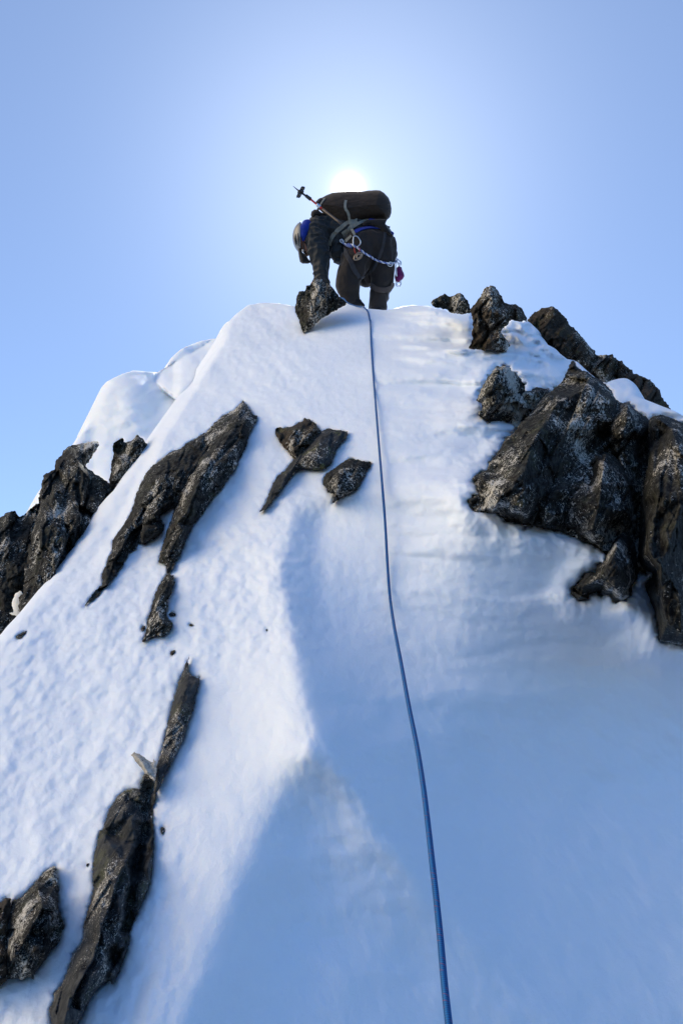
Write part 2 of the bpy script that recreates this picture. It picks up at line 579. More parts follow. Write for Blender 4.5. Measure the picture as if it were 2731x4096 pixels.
R('massif', "B 690,85 705,105 720,140 760,165 800,175 850,215 920,245 960,290 1000,330 1010,370 1050,410 1070,425 1130,418 1160,450 1200,490 1250,525 1283,545 1330,600 1340,800 1330,1000 "
  "1320,1300 1300,1568 C 1330,760 1180,780 1080,640 960,560 760,470 560,430 490,424 450,398 385,405 345,365 310,342 260,338 200,334 150,328 135,290 122,255 148,238 188,214 198,205 184,180 178,150 148,110 158,90 198,72 250,48 258,10 "
  "A 510,1500 560,1450 600,1390 640,1310 680,1280 710,1260 740,1215 760,1190 830,1120 900,1030 960,960 1000,935 1030,905 1060,880 1090,860 1110,820 1140,760 1160,700 1178,686",
  pts=T3("B 690,130,0.16 560,430,0.44 380,700,0.56 300,960,0.58 285,1260,0.50 60,1080,0.20 100,1200,0.34 "
         "480,1150,0.33 850,790,0.08 920,765,0.06 780,560,0.34 820,300,0.38 980,400,0.28 1000,580,0.22 1120,470,0.34 1180,640,0.40 1000,740,0.34 "
         "1130,1000,0.18 1200,1150,0.06 1265,700,0.0 1265,900,-0.05 1230,1200,-0.05 1210,1500,-0.05"),
  cap=2350, blend=.35, ls=.85, rg=.7, bottom='S 1850,2040 2000,2060 2100,2110 2260,2140 2440,2215 2560,2400 2700,2560', fs=.17, fa=.12, mat=R_SPECK, thick=.9, cuts=[(T("B 1290,560 1275,750 1250,950 1225,1200 1200,1568 C 1270,760"), .04, .16), (T("B 940,660 990,690 1000,760 1100,930 1200,1020"), .03, .12)],
  label="largest outcrop on the right, dark face streaked with white lichen under a pale ragged top")
R('block', "B 960,815 910,818 850,820 800,870 770,950 660,1060 560,1150 440,1240 395,1290 370,1390 C 490,432 560,430 630,440 700,446 760,438 800,474 850,474 895,502 955,543 995,563 1025,590 1062,600 "
  "1100,545 1165,472 B 1150,1400 1165,1250 1150,1150 1110,1000 1090,930 1040,870 990,825",
  pts=T3("B 945,850,0.38 930,905,0.50 890,1250,0.58 840,1440,0.42 1090,1020,0.24 1120,1300,0.26 470,1260,0.30"),
  blift=.06, cap=2350, blend=.35, ls=.85, rg=.7, bottom='S 1850,2040 2000,2060 2100,2110 2260,2140 2440,2215 2560,2400 2700,2560', fs=.14, fa=.09, mat=R_SPECK, thick=.7, label="triangular dark block leaning at the foot of the largest outcrop, flecked with pale lichen")
R('foot', "C 1062,600 1100,520 1165,465 1200,480 1245,560 1262,700 1262,780 1220,830 1215,900 1150,935 1105,952 1088,915 1078,890 1010,890 980,872 940,890 925,915 862,930 810,882 815,850 865,808 915,742 975,740 985,700 1040,662 1058,600",
  pts=T3("C 1120,560,0.40 1180,600,0.36 1090,650,0.50 1050,720,0.46 1150,720,0.50 1200,800,0.36 1000,780,0.38 900,830,0.24 1100,830,0.42 1150,890,0.30 950,850,0.2 1225,680,0.2"),
  blift=.04, cap=2350, blend=.35, ls=.85, rg=.7, bottom='S 1850,2040 2000,2060 2100,2110 2260,2140 2440,2215 2560,2400 2700,2560', fs=.10, fa=.08, mat=R_SPECK, thick=.5, label="rusty-tinged low rock wedged in snow beneath the triangular block and beside the deep crack")
R('column', "B 1290,560 1330,525 1400,520 1480,545 1568,590 1700,680 1800,900 1900,1568 C 1820,1320 1650,1250 1568,1232 1500,1224 1412,1200 1395,1100 1380,1010 1345,930 1322,870 1312,820 1352,780 1365,748 1320,725 1285,700 "
  "1262,640 1268,562 B 1215,1400 1225,1250 1255,1080 1285,900 1292,750 1285,650",
  pts=T3("B 1380,560,0.30 1330,640,0.22 1330,900,0.36 1330,1100,0.48 1300,1400,0.50 1480,640,0.44 1450,900,0.56 1420,1200,0.64 1568,900,0.60 1568,1200,0.66 1700,1000,0.5 1800,1200,0.2 "
         "C 1330,600,0.60 1420,700,0.66 1420,900,0.60 1460,1080,0.50 1550,900,0.64 1550,1150,0.52 1700,900,0.3"),
  ang=-84, cap=2650, blend=.35, ls=.85, rg=.7, bottom='S 2550,2300 2600,2450 2640,2560 2900,2640', fs=.18, fa=.11, mat=R_DARK, thick=.9, label="tall dark rock column at the right edge, split off by a deep crack")
# left cliffs
R('cliff', "D 165,1512 150,1480 155,1370 188,1350 198,1250 203,1100 228,950 250,820 285,720 312,620 325,520 352,400 400,372 445,352 447,280 500,240 510,200 560,165 640,155 700,138 760,130 800,142 775,200 725,270 685,330 720,360 770,395 830,430 875,465 "
  "895,480 930,520 990,700 900,900 700,1250 400,1600",
  pts=T3("D 560,230,0.30 470,330,0.28 400,440,0.26 370,600,0.30 440,560,0.42 620,260,0.38 730,190,0.16 640,340,0.42 720,420,0.34 780,440,0.30 640,680,0.40 790,640,0.26 560,560,0.28 500,800,0.34 420,800,0.44 "
         "330,760,0.36 260,880,0.22 300,900,0.40 240,1050,0.26 300,1150,0.30 230,1300,0.22 180,1440,0.12 400,1150,0.40 520,950,0.36 560,1000,0.22 660,850,0.34 860,520,0.10 850,600,0.05 700,900,0.3"),
  ang=-80, c=0.60, cap=2250, blend=.2, fs=.16, fa=.12, mat=R_SPECK, thick=.8, cuts=[(T("D 540,820 550,920 540,1040"), .015, .12), (T("D 640,680 700,700 775,745"), .02, .14), (T("D 615,480 635,600 640,680"), .015, .08)],
  label="tall pale-streaked cliff on the left skyline with a lichen-whitened slab")
R('cliff_far', "D -160,900 -60,790 0,745 50,700 120,690 160,738 210,705 270,650 320,615 340,700 330,900 300,1150 260,1300 230,1370 185,1345 165,1325 120,1350 95,1425 110,1500 60,1505 0,1480 -160,1440",
  pts=T3("D 60,740,0.18 120,720,0.16 40,850,0.22 130,900,0.24 220,760,0.14 180,1000,0.16 60,1050,0.28 150,1150,0.20 60,1300,0.22 120,1260,0.2 30,1420,0.12 -60,1100,0.2"),
  c=0.80, cap=2330, blend=.2, fs=.17, fa=.12, mat=R_DARK, thick=.6, label="near-black rounded cliff at the left edge, lower than the streaked cliff beside it")
R('cliff_low', "D -200,1500 0,1488 60,1500 140,1532 160,1568 60,1700 -200,1900",
  pts=T3("D 20,1540,0.12 80,1550,0.12 -60,1600,0.15 0,1640,.1"), c=0.75, cap=2480, fs=.1, fa=.06, mat=R_DARK, thick=.4, label="lowest dark rock at the left edge, just above the snow slope")
R('teeth', "D 910,145 940,125 985,100 1000,150 1003,178 1015,140 1060,125 1105,75 1140,110 1182,160 1230,200 1150,400 1010,560 935,560 880,500 875,440 890,380 895,290 910,250 907,200",
  pts=T3("D 960,140,0.14 950,260,0.22 920,400,0.18 1000,230,0.04 1060,160,0.20 1105,110,0.14 1020,300,0.26 1100,260,0.18 1000,400,0.24 950,470,0.12"),
  c=0.55, cap=1950, fs=.09, fa=.08, mat=R_SPECK, thick=.45, lip='B', label="pair of pointed rocks poking through snow between the pale-streaked cliff and the slope edge")
R('pebble_high', "D 1266,62 1290,35 1330,26 1380,18 1400,60 1340,130 1310,115 1275,82", pts=T3("D 1310,60,0.06 1340,50,0.08"), c=0.60, cap=1760, fs=.04, fa=.02, mat=R_SPECK, thick=.15,
  label="small rounded stone jutting from behind the left snow edge, above the long leaning slab", lip='B')
# on the slope
R('lead', "Z 213,1430 235,1290 265,1265 310,1270 325,1210 345,1205 360,1215 385,1170 400,1130 440,1135 480,1145 520,1180 570,1190 610,1245 650,1290 690,1345 745,1375 740,1410 660,1450 575,1500 500,1550 455,1585 410,1630 370,1665 330,1692 294,1710 270,1640 255,1568 215,1500",
  ang=-80, rg=1.2, pts=T3("Z 290,1330,0.10 240,1380,0.06 340,1260,0.16 420,1160,0.12 400,1300,0.24 470,1240,0.24 560,1240,0.14 600,1330,0.18 500,1400,0.26 330,1430,0.20 380,1540,0.22 300,1580,0.14 640,1360,0.1 680,1385,.04"),
  cap=1330, fs=.055, fa=.045, mat=R_SPECK, thick=.3, label="upright flaky rock on the crest that the climber leans a hand on")
R('slab', "E 630,598 660,580 720,530 780,490 840,475 900,420 985,378 1030,350 1130,320 1090,450 1000,600 940,700 890,800 860,880 815,935 800,935 760,945 725,975 680,1000 690,1050 720,1080 700,1140 640,1190 600,1205 550,1240 "
  "500,1220 490,1270 440,1300 410,1350 370,1420 320,1490 280,1540 250,1575 230,1590 190,1640 140,1680 100,1705 75,1740 95,1700 130,1650 170,1600 210,1570 222,1560 215,1470 250,1410 268,1340 300,1290 300,1215 340,1150 380,1090 430,1020 470,920 "
  "490,830 530,750 570,670 600,625",
  pts=T3("E 700,600,0.16 850,520,0.22 1000,420,0.18 600,700,0.22 760,700,0.28 900,620,0.20 560,820,0.24 700,860,0.30 800,850,0.16 540,990,0.22 640,1000,0.30 460,1060,0.18 560,1130,0.28 400,1180,0.22 660,1120,0.2 360,1290,0.18 460,1230,0.16 "
         "300,1400,0.14 260,1500,0.12 150,1650,0.03 215,1590,.04"),
  fs=.12, fa=.08, mat=R_DARK, thick=.5, cuts=[(T("E 500,1120 580,1080 640,1055 700,1070"), .015, .08)], label="broad dark slab leaning left, its tail tapering down into the snow")
R('fin', "E 1345,86 1375,120 1410,170 1430,200 1460,205 1455,240 1420,310 1390,370 1365,460 1310,560 1305,600 1240,690 1180,780 1130,830 1080,900 1020,990 940,1090 900,1180 870,1250 845,1320 800,1380 780,1430 745,1478 735,1470 735,1420 710,1385 668,1380 "
  "685,1310 705,1230 735,1130 765,1060 795,960 815,900 830,840 850,760 900,660 950,560 960,470 985,376 1030,350 1080,310 1120,260 1190,200 1270,160 1310,118",
  pts=T3("E 1340,130,0.16 1300,220,0.32 1400,240,0.20 1180,260,0.22 1250,330,0.40 1340,380,0.28 1080,400,0.24 1150,500,0.44 1250,560,0.32 1010,480,0.20 1020,640,0.44 1130,700,0.32 930,700,0.30 960,820,0.44 1040,840,0.28 880,860,0.34 900,980,0.40 "
         "820,1060,0.28 860,1120,0.36 780,1200,0.24 830,1230,0.26 720,1320,0.16 780,1340,0.16"),
  fs=.12, fa=.09, mat=R_SPECK, thick=.5, aniso=1, rg=.6, label="long pointed fin of striped dark rock to the right of the broad slab")
R('stub', "G 930,195 960,190 970,205 998,200 990,240 1000,262 985,290 970,350 940,400 945,450 935,500 950,560 985,590 970,640 930,680 900,698 850,685 800,700 770,730 735,735 765,680 775,620 780,560 800,520 820,440 840,370 880,270 910,230",
  pts=T3("G 950,230,0.08 940,300,0.14 880,380,0.18 850,480,0.18 890,560,0.16 940,610,0.10 820,600,0.14 880,650,0.10 790,690,0.05"), fs=.07, fa=.05, mat=R_DARK, thick=.3,
  label="stubby dark rock in the snow just under the foot of the long pointed fin")
R('sliver', "G 1120,845 1105,880 1100,930 1105,970 1135,1000 1180,1030 1200,1010 1195,1070 1170,1130 1155,1190 1160,1200 1140,1290 1100,1400 1075,1500 1020,1610 980,1690 930,1770 900,1850 860,1930 838,1975 832,1900 850,1800 855,1730 880,1660 900,1580 "
  "920,1500 945,1380 975,1260 1005,1150 1030,1060 1075,960 1090,900",
  pts=T3("G 1110,990,0.06 1170,1060,0.10 1100,1080,0.12 1060,1200,0.14 1120,1200,0.10 1020,1350,0.14 1070,1400,0.12 980,1500,0.12 930,1640,0.10 890,1780,0.07"), fs=.07, fa=.04, mat=R_GREY, thick=.3, aniso=1, rg=.6,
  label="narrow smooth grey rock blade slanting down the middle of the left slope")
R('wedge', "H 1050,238 1075,220 1100,228 1145,250 1190,290 1225,305 1232,270 1250,300 1256,345 1240,440 1228,445 1195,405 1160,385 1110,320 1080,280",
  pts=T3("H 1140,300,0.12 1180,380,0.11 1210,350,0.04 1235,380,0.03 1090,250,0.09"), fs=.03, fa=.008, mat=R_WHITE, thick=.12, blift=.03, lip='none', c=-0.05,
  label="small white speckled stone stuck in the cleft between two grey blades")
R('long', "H 1150,395 1160,388 1180,395 1225,440 1245,500 1248,570 1230,640 1220,760 1232,850 1226,1000 1216,1150 1200,1260 1135,1430 1075,1568 I 1080,720 1035,850 1035,920 985,1070 935,1190 905,1260 885,1212 830,1248 760,1308 700,1408 650,1508 610,1590 540,1720 "
  "400,1780 420,1568 398,1450 440,1370 435,1320 492,1260 530,1180 565,1080 580,1010 645,935 670,880 672,780 702,670 737,580 757,480 747,400 752,250 777,150 800,20 H 825,840 860,740 875,680 915,620 940,570 998,526 1060,508 1110,515 1120,530 1130,470",
  pts=T3("H 1150,440,0.10 1140,600,0.14 1215,480,0.0 1000,600,0.10 1060,600,0.04 940,760,0.16 1060,760,0.20 1120,760,0.20 1170,700,0.05 1150,850,0.06 880,950,0.16 960,900,0.08 1000,1100,0.22 1090,950,0.18 1130,1000,0.08 1200,950,0.10 850,1150,0.16 "
         "1040,1250,0.20 1080,1150,0.10 1180,1150,0.12 820,1400,0.16 950,1400,0.22 1010,1400,0.16 1045,1380,0.11 1120,1350,0.10 I 800,760,0.20 960,700,0.18 1010,740,0.10 1050,720,0.06 700,950,0.16 850,950,0.22 940,900,0.08 930,980,0.08 900,1050,0.10 "
         "960,960,0.12 820,1080,0.18 620,1150,0.16 740,1180,0.22 560,1350,0.14 650,1350,0.18 520,1550,0.14 600,1520,0.10"),
  fs=.13, fa=.06, mat=R_GREY, thick=.5, aniso=1, rg=.6, cuts=[(T("H 1195,520 1185,640 1160,800 1120,1000 1085,1200 1050,1380 1020,1568 I 1000,800"), .016, .09), (T("I 890,990 930,1050"), .02, .06)],
  label="longest grey slab at the lower left, split lengthwise by a black crack")
R('boulder', "I 100,590 170,560 230,500 300,420 360,350 440,300 462,330 458,370 468,400 458,440 478,500 463,530 468,640 493,700 520,790 490,850 468,930 418,970 358,1060 318,1110 278,1165 272,1210 240,1190 180,1215 130,1200 60,1210 40,1180 58,1000 50,860 65,760 80,660",
  pts=T3("I 400,350,0.08 300,470,0.16 440,480,0.06 200,600,0.16 340,600,0.26 430,650,0.20 120,720,0.14 230,800,0.26 380,800,0.26 470,780,0.08 120,950,0.22 250,1000,0.26 360,950,0.18 410,880,0.10 120,1120,0.12 230,1120,0.14 300,1060,.1"),
  fs=.11, fa=.05, mat=R_NEAR, thick=.5, label="rounded boulder covered in white specks near the bottom left corner")
R('corner', "I -160,700 -60,640 0,600 50,555 88,560 92,650 78,760 66,860 70,1000 66,1200 0,1268 -160,1340",
  pts=T3("I 40,640,0.10 0,750,0.16 40,850,0.12 0,1000,0.16 40,1100,0.10 -60,900,0.14"), fs=.09, fa=.06, mat=R_BROWN, thick=.4,
  label="dark rock cut off by the left edge, beside the white-specked boulder")
R('twin_left', "F 265,420 290,398 320,395 350,408 410,395 455,390 500,355 560,335 590,300 620,315 660,330 690,355 720,385 742,420 770,440 760,500 680,600 600,690 540,730 490,735 468,728 430,680 380,630 330,570 300,520 275,480",
  pts=T3("F 320,430,0.08 400,440,0.16 500,430,0.24 600,350,0.14 560,480,0.22 450,560,0.20 660,420,0.18 540,600,0.16 480,680,0.10 340,540,.06"), fs=.06, fa=.05, mat=R_BROWN, thick=.3,
  label="wedge-shaped brown rock in the middle of the slope, overlapped by the green-crusted slate")
R('twin_right', "F 745,450 790,425 850,412 940,425 1000,435 1035,445 1045,475 1000,540 950,590 920,630 910,670 880,740 860,800 810,838 740,858 660,850 600,840 560,830 510,845 470,885 440,935 380,1005 320,1085 260,1155 200,1235 155,1285 105,1302 130,1250 170,1200 195,1130 230,1040 "
  "275,960 290,920 340,880 380,855 400,810 450,760 495,712 560,650 610,600 660,540 710,490",
  pts=T3("F 850,460,0.16 980,470,0.10 760,520,0.26 900,560,0.20 700,620,0.32 820,680,0.26 600,720,0.30 740,780,0.24 500,780,0.24 600,800,0.18 400,900,0.18 330,1000,0.14 260,1080,0.10 190,1200,0.06 450,860,.16"),
  blift=.05, fs=.07, fa=.04, mat=R_GREEN, thick=.3, aniso=1, rg=.6, label="green-crusted slate slab in mid-slope with a long thin tail running down left")
R('black', "F 775,1000 785,930 820,890 880,850 960,790 1030,745 1060,722 1105,728 1130,745 1200,760 1295,770 1272,830 1235,870 1225,910 1190,960 1160,1040 1110,1080 1030,1130 950,1165 900,1200 872,1214 888,1150 905,1092 870,1108 830,1092 810,1040",
  pts=T3("F 1070,760,0.12 960,850,0.24 860,920,0.20 1120,820,0.18 1220,800,0.08 940,960,0.28 1060,950,0.18 840,1020,0.12 920,1080,0.20 1040,1060,0.14 900,1150,0.10 1150,950,.12"), fs=.08, fa=.05, mat=R_DARK, thick=.3,
  label="angular blackish rock closest to the rope in the middle of the slope")
for key, poly, mat, lab in (
        ('s1', "G 728,635 740,608 760,605 764,625 750,648 733,650", R_BROWN, "tiny brown stone just left of the stubby dark rock's base"),
        ('s2', "G 962,825 975,805 1000,800 1003,818 988,838 965,842", R_BROWN, "tiny reddish stone above the top of the narrow grey blade"),
        ('s3', "H 1283,830 1298,815 1318,825 1318,855 1302,880 1290,862", R_GREY, "tiny grey stone alone in the snow right of the longest grey slab"),
        ('s4', "G 950,515 975,498 1005,510 1008,522 985,528 960,530", R_DARK, "flat dark chip beside the right edge of the stubby dark rock"),
        ('s5', "E 75,1740 D 668,1466 680,1455 678,1470", R_DARK, ""),
        ('s6', "W 37,1463 45,1456 62,1449 58,1456 50,1464 42,1467", R_DARK, "small dark rock tip in the snow by the lower left slope edge"),
        ('s7', "W 610,1446 613,1444 615,1448 612,1450", R_DARK, "single black speck of rock in the snow near the central spine"),
        ('s8', "H 690,1120 697,1108 716,1106 715,1116 700,1135 692,1132", R_DARK, "tiny dark chip between the white-specked boulder and the longest grey slab"),
        ('s9', "G 1112,600 1125,590 1150,597 1138,606 1120,607", R_BROWN, "tiny rock edge in snow between the stubby rock and the narrow blade")):
    if lab:
        R(key, poly, pts=[], fs=.02, fa=.006, mat=mat, thick=.05, label=lab, small=True)

# ------------------------------------------------------------------ build rocks
def build_relief(name, k, seed, base_z):
    """solid rock: relief towards the viewer, rounded back buried in the mountain"""
    small = k.get('small', False)
    step = 3.0 if small else 4.0
    e = 0.0 if small else 3.0
    poly = rough_poly(k['poly'], 5, 1.5 if small else 4.5, seed, 9.0)
    x0, y0 = poly.min(0) - 3 * step
    x1, y1 = poly.max(0) + 3 * step
    us = np.arange(x0, x1, step)
    vv = np.arange(y0, y1, step)
    U, V = np.meshgrid(us, vv)
    ins = inside(U, V, poly)
    d = seg_dist(U, V, poly)
    sdist = np.where(ins, d, -d)
    keep = sdist > -step * 1.2
    # pull outside points in to the outline so that the edge follows it smoothly
    zb = base_z(U, V)
    zr = float(np.median(zb[ins]))
    m = zr / F
    # faceted relief from the control points
    cut = sdist * 0
    ctrl = [(float(a), float(b_)) for a, b_ in k['poly']]
    hs = [k.get('blift', 0.035)] * len(ctrl)
    for a, b_, h_ in k['pts']:
        ctrl.append((a, b_))
        hs.append(h_ * k.get('ls', 0.6))
    if len(k['pts']) > 0:
        vo, eo, fo, ov, _, _ = delaunay_2d_cdt([Vector(p) for p in ctrl], [], [], 0, 1e-4)
        hv = [hs[o[0]] if len(o) else 0 for o in ov]
        H = np.full(U.shape, k.get('blift', 0.035))
        # jitter lookups a little so that facet borders are not ruler straight
        JU = U + fbm(U / 40, V / 40, 2, seed + 5) * 1.5
        JV = V + fbm(U / 40, V / 40, 2, seed + 6) * 1.5
        for f in fo:
            A, B, Cc = (vo[i] for i in f)
            den = (B.y - Cc.y) * (A.x - Cc.x) + (Cc.x - B.x) * (A.y - Cc.y)
            if abs(den) < 1e-6:
                continue
            w0 = ((B.y - Cc.y) * (JU - Cc.x) + (Cc.x - B.x) * (JV - Cc.y)) / den
            w1 = ((Cc.y - A.y) * (JU - Cc.x) + (A.x - Cc.x) * (JV - Cc.y)) / den
            w2 = 1 - w0 - w1
            mk = (w0 >= 0) & (w1 >= 0) & (w2 >= 0)
            H[mk] = (w0 * hv[f[0]] + w1 * hv[f[1]] + w2 * hv[f[2]])[mk]
    else:
        H = np.full(U.shape, 0.0)
    dm = np.maximum(sdist, 0) * m
    rnd = 0.008 if small else 0.010
    H = H + rnd * np.sqrt(np.clip(dm / rnd, 0, 1)) * 0.9
    fs, fa = k['fs'] * 1.25, k['fa'] * k.get('rg', 0.8)
    fa0 = max(k['fa'] * 1.1, 0.35 * fs)
    X, Y = U * m, V * m
    an = k.get('aniso', 0)
    ang = math.radians(k.get('ang', -58))
    Xa = (X * math.cos(ang) + Y * math.sin(ang))
    Ya = (-X * math.sin(ang) + Y * math.cos(ang))
    st = 4.0 if an else 2.4
    w = fbm(Xa / fs * .7, Ya / fs * .7, 3, seed + 31) * 0.05
    H = H + fa * sstep(-0.01, 0.012, dm) * (facets(Xa / (fs * st) + w, Ya / fs + w, seed + 7) * 0.8 +
                                       facets(Xa / (fs * .38 * st) + w * 2, Ya / (fs * .38) - w, seed + 8) * 0.30 +
                                       facets(Xa / (fs * .15 * st), Ya / (fs * .15) + w * 3, seed + 9) * 0.16)
    # parallel slate layers breaking off in ledges
    for fr, am, sd_ in ((0.62, 0.75, 51), (0.21, 0.34, 52), (0.085, 0.16, 53)):
        ph = Ya / (fs * fr) + 0.12 * fbm(Xa / (fs * 3), Ya / (fs * 1.5), 2, seed + sd_) + 1.2 * facets(Xa / (fs * 1.6), Ya / (fs * 1.1), seed + sd_ + 9, tilt=0.8)
        cell = np.floor(ph)
        saw = (ph - cell) * (_hash(cell, cell * 0, seed + sd_) * 1.6 - 0.8)
        H = H + fa0 * fr * am * saw * sstep(-0.25, 0.15, vnoise(X / (fs * 1.7), Y / (fs * 1.7), seed + sd_ + 3))
    H = H + fa * 0.05 * fbm(X / fs * 3, Y / fs * 3, 5, seed + 12, .6)
    _, ck = facets(Xa / (fs * st * 1.3) + w * .5, Ya / (fs * 1.1) + w * .5, seed + 41, border=True)
    sel = sstep(-0.1, 0.25, vnoise(X / (fs * 2), Y / (fs * 2), seed + 43))
    H = H - fa * 0.9 * np.exp(-(ck / 0.07) ** 2) * sstep(0.0, 0.05, dm) * sel
    for (pl, wd, dp) in k.get('cuts', []):
        dd = seg_dist(U + fbm(U / 25, V / 25, 2, seed + 3) * 6, V, pl, closed=False) * m
        H = H - dp * np.exp(-(dd / wd) ** 2)
    Zf = zb - H
    # grid -> quads
    idx = -np.ones(U.shape, int)
    kk = keep
    # snap outside ring onto outline
    gy, gx = np.gradient(sdist, step)
    gl = np.maximum(np.hypot(gx, gy), 1e-6)
    push = np.where(kk & (sdist < 0), -sdist, 0)
    Us = U + gx / gl * push
    Vs = V + gy / gl * push
    idx[kk] = np.arange(kk.sum())
    q = kk[:-1, :-1] & kk[1:, :-1] & kk[1:, 1:] & kk[:-1, 1:]
    a_, b_, c_, d_ = idx[:-1, :-1][q], idx[1:, :-1][q], idx[1:, 1:][q], idx[:-1, 1:][q]
    ff = np.stack([a_, b_, c_, d_], -1)
    Pf = ray(Us[kk], Vs[kk]) * Zf[kk][:, None]
    # back side: thickens quickly away from the edge
    th = k['thick']
    tb = th * np.sqrt(np.clip(dm / (th * 0.9), 0, 1))
    Zk = np.maximum(Zf + tb * (1 + 0.15 * fbm(X / .3, Y / .3, 3, seed + 60)), Zf)
    used = np.zeros(kk.sum(), bool)
    used[ff.ravel()] = True
    cnt = np.zeros(kk.sum(), int)
    # border edges
    n = kk.sum()
    E = np.concatenate([ff[:, [0, 1]], ff[:, [1, 2]], ff[:, [2, 3]], ff[:, [3, 0]]])
    key_f = E[:, 0].astype(np.int64) * n + E[:, 1]
    key_r = E[:, 1].astype(np.int64) * n + E[:, 0]
    border = E[~np.isin(key_f, key_r)]
    Pb = ray(Us[kk], Vs[kk]) * (Zk[kk][:, None] + 0.01)
    fb = ff[:, ::-1] + n
    side = np.stack([border[:, 1], border[:, 0], border[:, 0] + n, border[:, 1] + n], -1)
    P = np.concatenate([Pf, Pb])
    Fc = np.concatenate([ff, fb, side])
    um = np.zeros(2 * n, int)
    uu = np.unique(Fc)
    remap = np.zeros(2 * n, int)
    remap[uu] = np.arange(len(uu))
    o = link_mesh(name, P[uu], remap[Fc], k['mat'], smooth=False)
    return o


def rock_base(k):
    c = C0 + k.get('c', 0.0)
    cap = k.get('cap')
    bl = k.get('blend', 0.0)
    def f(U, V):
        z = sheet_z(U, V, c, main=(k.get('c', 0.0) <= 0.05))
        if cap:
            zc = sheet_z(U, V * 0 + cap, c, main=(k.get('c', 0.0) <= 0.05))
            if 'bottom' in k:
                bt = T(k['bottom'])
                vb = np.interp(U, bt[:, 0], bt[:, 1])
                zc = sheet_z(U, vb, c)
                z = np.where(V < vb, z * (1 - bl) + zc * bl, z)
            elif bl:
                z = np.where(V < cap, z * (1 - bl) + zc * bl, z)
            else:
                z = np.where(V < cap, zc + (z - zc) * 0.12, z)
        return z
    return f


ROCK_OBJ = {}
GROUPS = {}
for i, (key, k) in enumerate(ROCKS.items()):
    nm = 'stone' if k.get('small') or key in ('wedge', 'pebble_high') else ('cliff' if key.startswith('cliff') else 'rock')
    o = build_relief(nm, k, 100 + 37 * i, rock_base(k))
    tag(o, k['label'], nm)
    ROCK_OBJ[key] = o

# ------------------------------------------------------------------ snow sheets
def grid_axis(lo, a, b, hi, step, grow=1.06):
    core = list(np.arange(a, b + step, step))
    left, x, s_ = [], a, step
    while x > lo:
        s_ *= grow
        x -= s_
        left.append(x)
    right, x, s_ = [], core[-1], step
    while x < hi:
        s_ *= grow
        x += s_
        right.append(x)
    return np.array(left[::-1] + core + right)


def lip(U, V, z, polys, w0, seed, snow_in=0.0):
    """snow thins to a rounded, crumbly edge where a rock comes through"""
    dz = np.zeros(U.shape)
    best = np.full(U.shape, 1e9)
    for k in polys:
        P = k['poly']
        x0, y0 = P.min(0) - 140
        x1, y1 = P.max(0) + 140
        m = (U > x0) & (U < x1) & (V > y0) & (V < y1)
        if not m.any():
            continue
        d = seg_dist(U[m], V[m], P)
        d = np.where(inside(U[m], V[m], P), -d, d)
        best[m] = np.minimum(best[m], d)
    m = best < 150
    mm = (z / F)[m]
    bb = best[m] + 3.0 + (4 + 9 * sstep(1600, 1800, U[m])) * fbm(U[m] / 34, V[m] / 20, 4, seed)
    d = bb * mm
    right = sstep(1600, 1800, U[m])
    w = w0 * (0.32 + 0.22 * right)
    q = np.clip(1 - d / w, 0, None)
    cap = np.where(d > 0, w * (1 - np.sqrt(np.clip(1 - np.clip(q, 0, 1) ** 2, 0, 1))), w + np.minimum(-d * 6, 0.35))
    # snow banked up a little against the rock
    bank = -(0.003 + 0.045 * right) * np.exp(-((best[m] * mm - 0.03) / 0.06) ** 2)
    tt = (ray(U[m], V[m]) * z[m][:, None]) @ UPS
    ss = (U[m] - CX) * mm
    lump = -(0.005 + 0.020 * right) * np.exp(-np.maximum(d, 0) / 0.10) * (0.45 - np.abs(vnoise(ss * 11, tt * 13, seed + 5)) * 1.5 - 0.5 * np.abs(vnoise(ss * 26, tt * 30, seed + 6)))
    dz[m] = cap + np.where(d > 0, (bank + lump) * (1 - sstep(70, 140, bb)), 0)
    return dz


def snow_sheet(name, c, outline, us, vs_, polys, hfun, mat, kdrop=5.0, smax=1.6, lipw=0.06, seed=0, rim=0.055):
    U, V = np.meshgrid(us, vs_)
    V = np.maximum(V, 560)
    z = plane_z(U, V, c)
    rn = np.maximum(ray(U, V) @ NRM, 0.02)
    ins = inside(U, V, outline)
    h = hfun(U, V, z)
    z2 = (c - h) / rn
    z2 = z2 + lip(U, V, z2, polys, lipw, seed)
    P = ray(U, V) * z2[..., None]
    # beyond the outline the sheet turns over the crest
    Q = ray(outline[:, 0], outline[:, 1]) * plane_z(outline[:, 0], outline[:, 1], c)[:, None]
    X = (ray(U, V) * z[..., None])
    s_, t_ = X[..., 0], X @ UPS
    qs, qt = Q[:, 0], Q @ UPS
    d = seg_dist(s_, t_, np.stack([qs, qt], -1))
    rr = 0.006 + (rim - 0.006) * (1 - sstep(850, 1100, U))
    d = np.maximum(np.where(ins, -d, d) + rr, 0)
    d0 = smax / (2 * kdrop)
    drop = np.where(d < d0, kdrop * d * d, kdrop * d0 * d0 + smax * (d - d0))
    drop *= 1 + 0.12 * np.where(d > 0.5, fbm(s_ * .6, t_ * .6, 3, seed + 9), 0)
    P = P + NRM * drop[..., None]
    ny, nx = U.shape
    idx = np.arange(nx * ny).reshape(ny, nx)
    f = np.stack([idx[:-1, :-1], idx[1:, :-1], idx[1:, 1:], idx[:-1, 1:]], -1).reshape(-1, 4)
    keep = (d < 7.0).ravel()
    fk = keep[f].all(1)
    f = f[fk]
    uu = np.unique(f)
    rm = np.zeros(nx * ny, int)
    rm[uu] = np.arange(len(uu))
    return link_mesh(name, P.reshape(-1, 3)[uu], rm[f], mat, origin=(0, 0, 0))


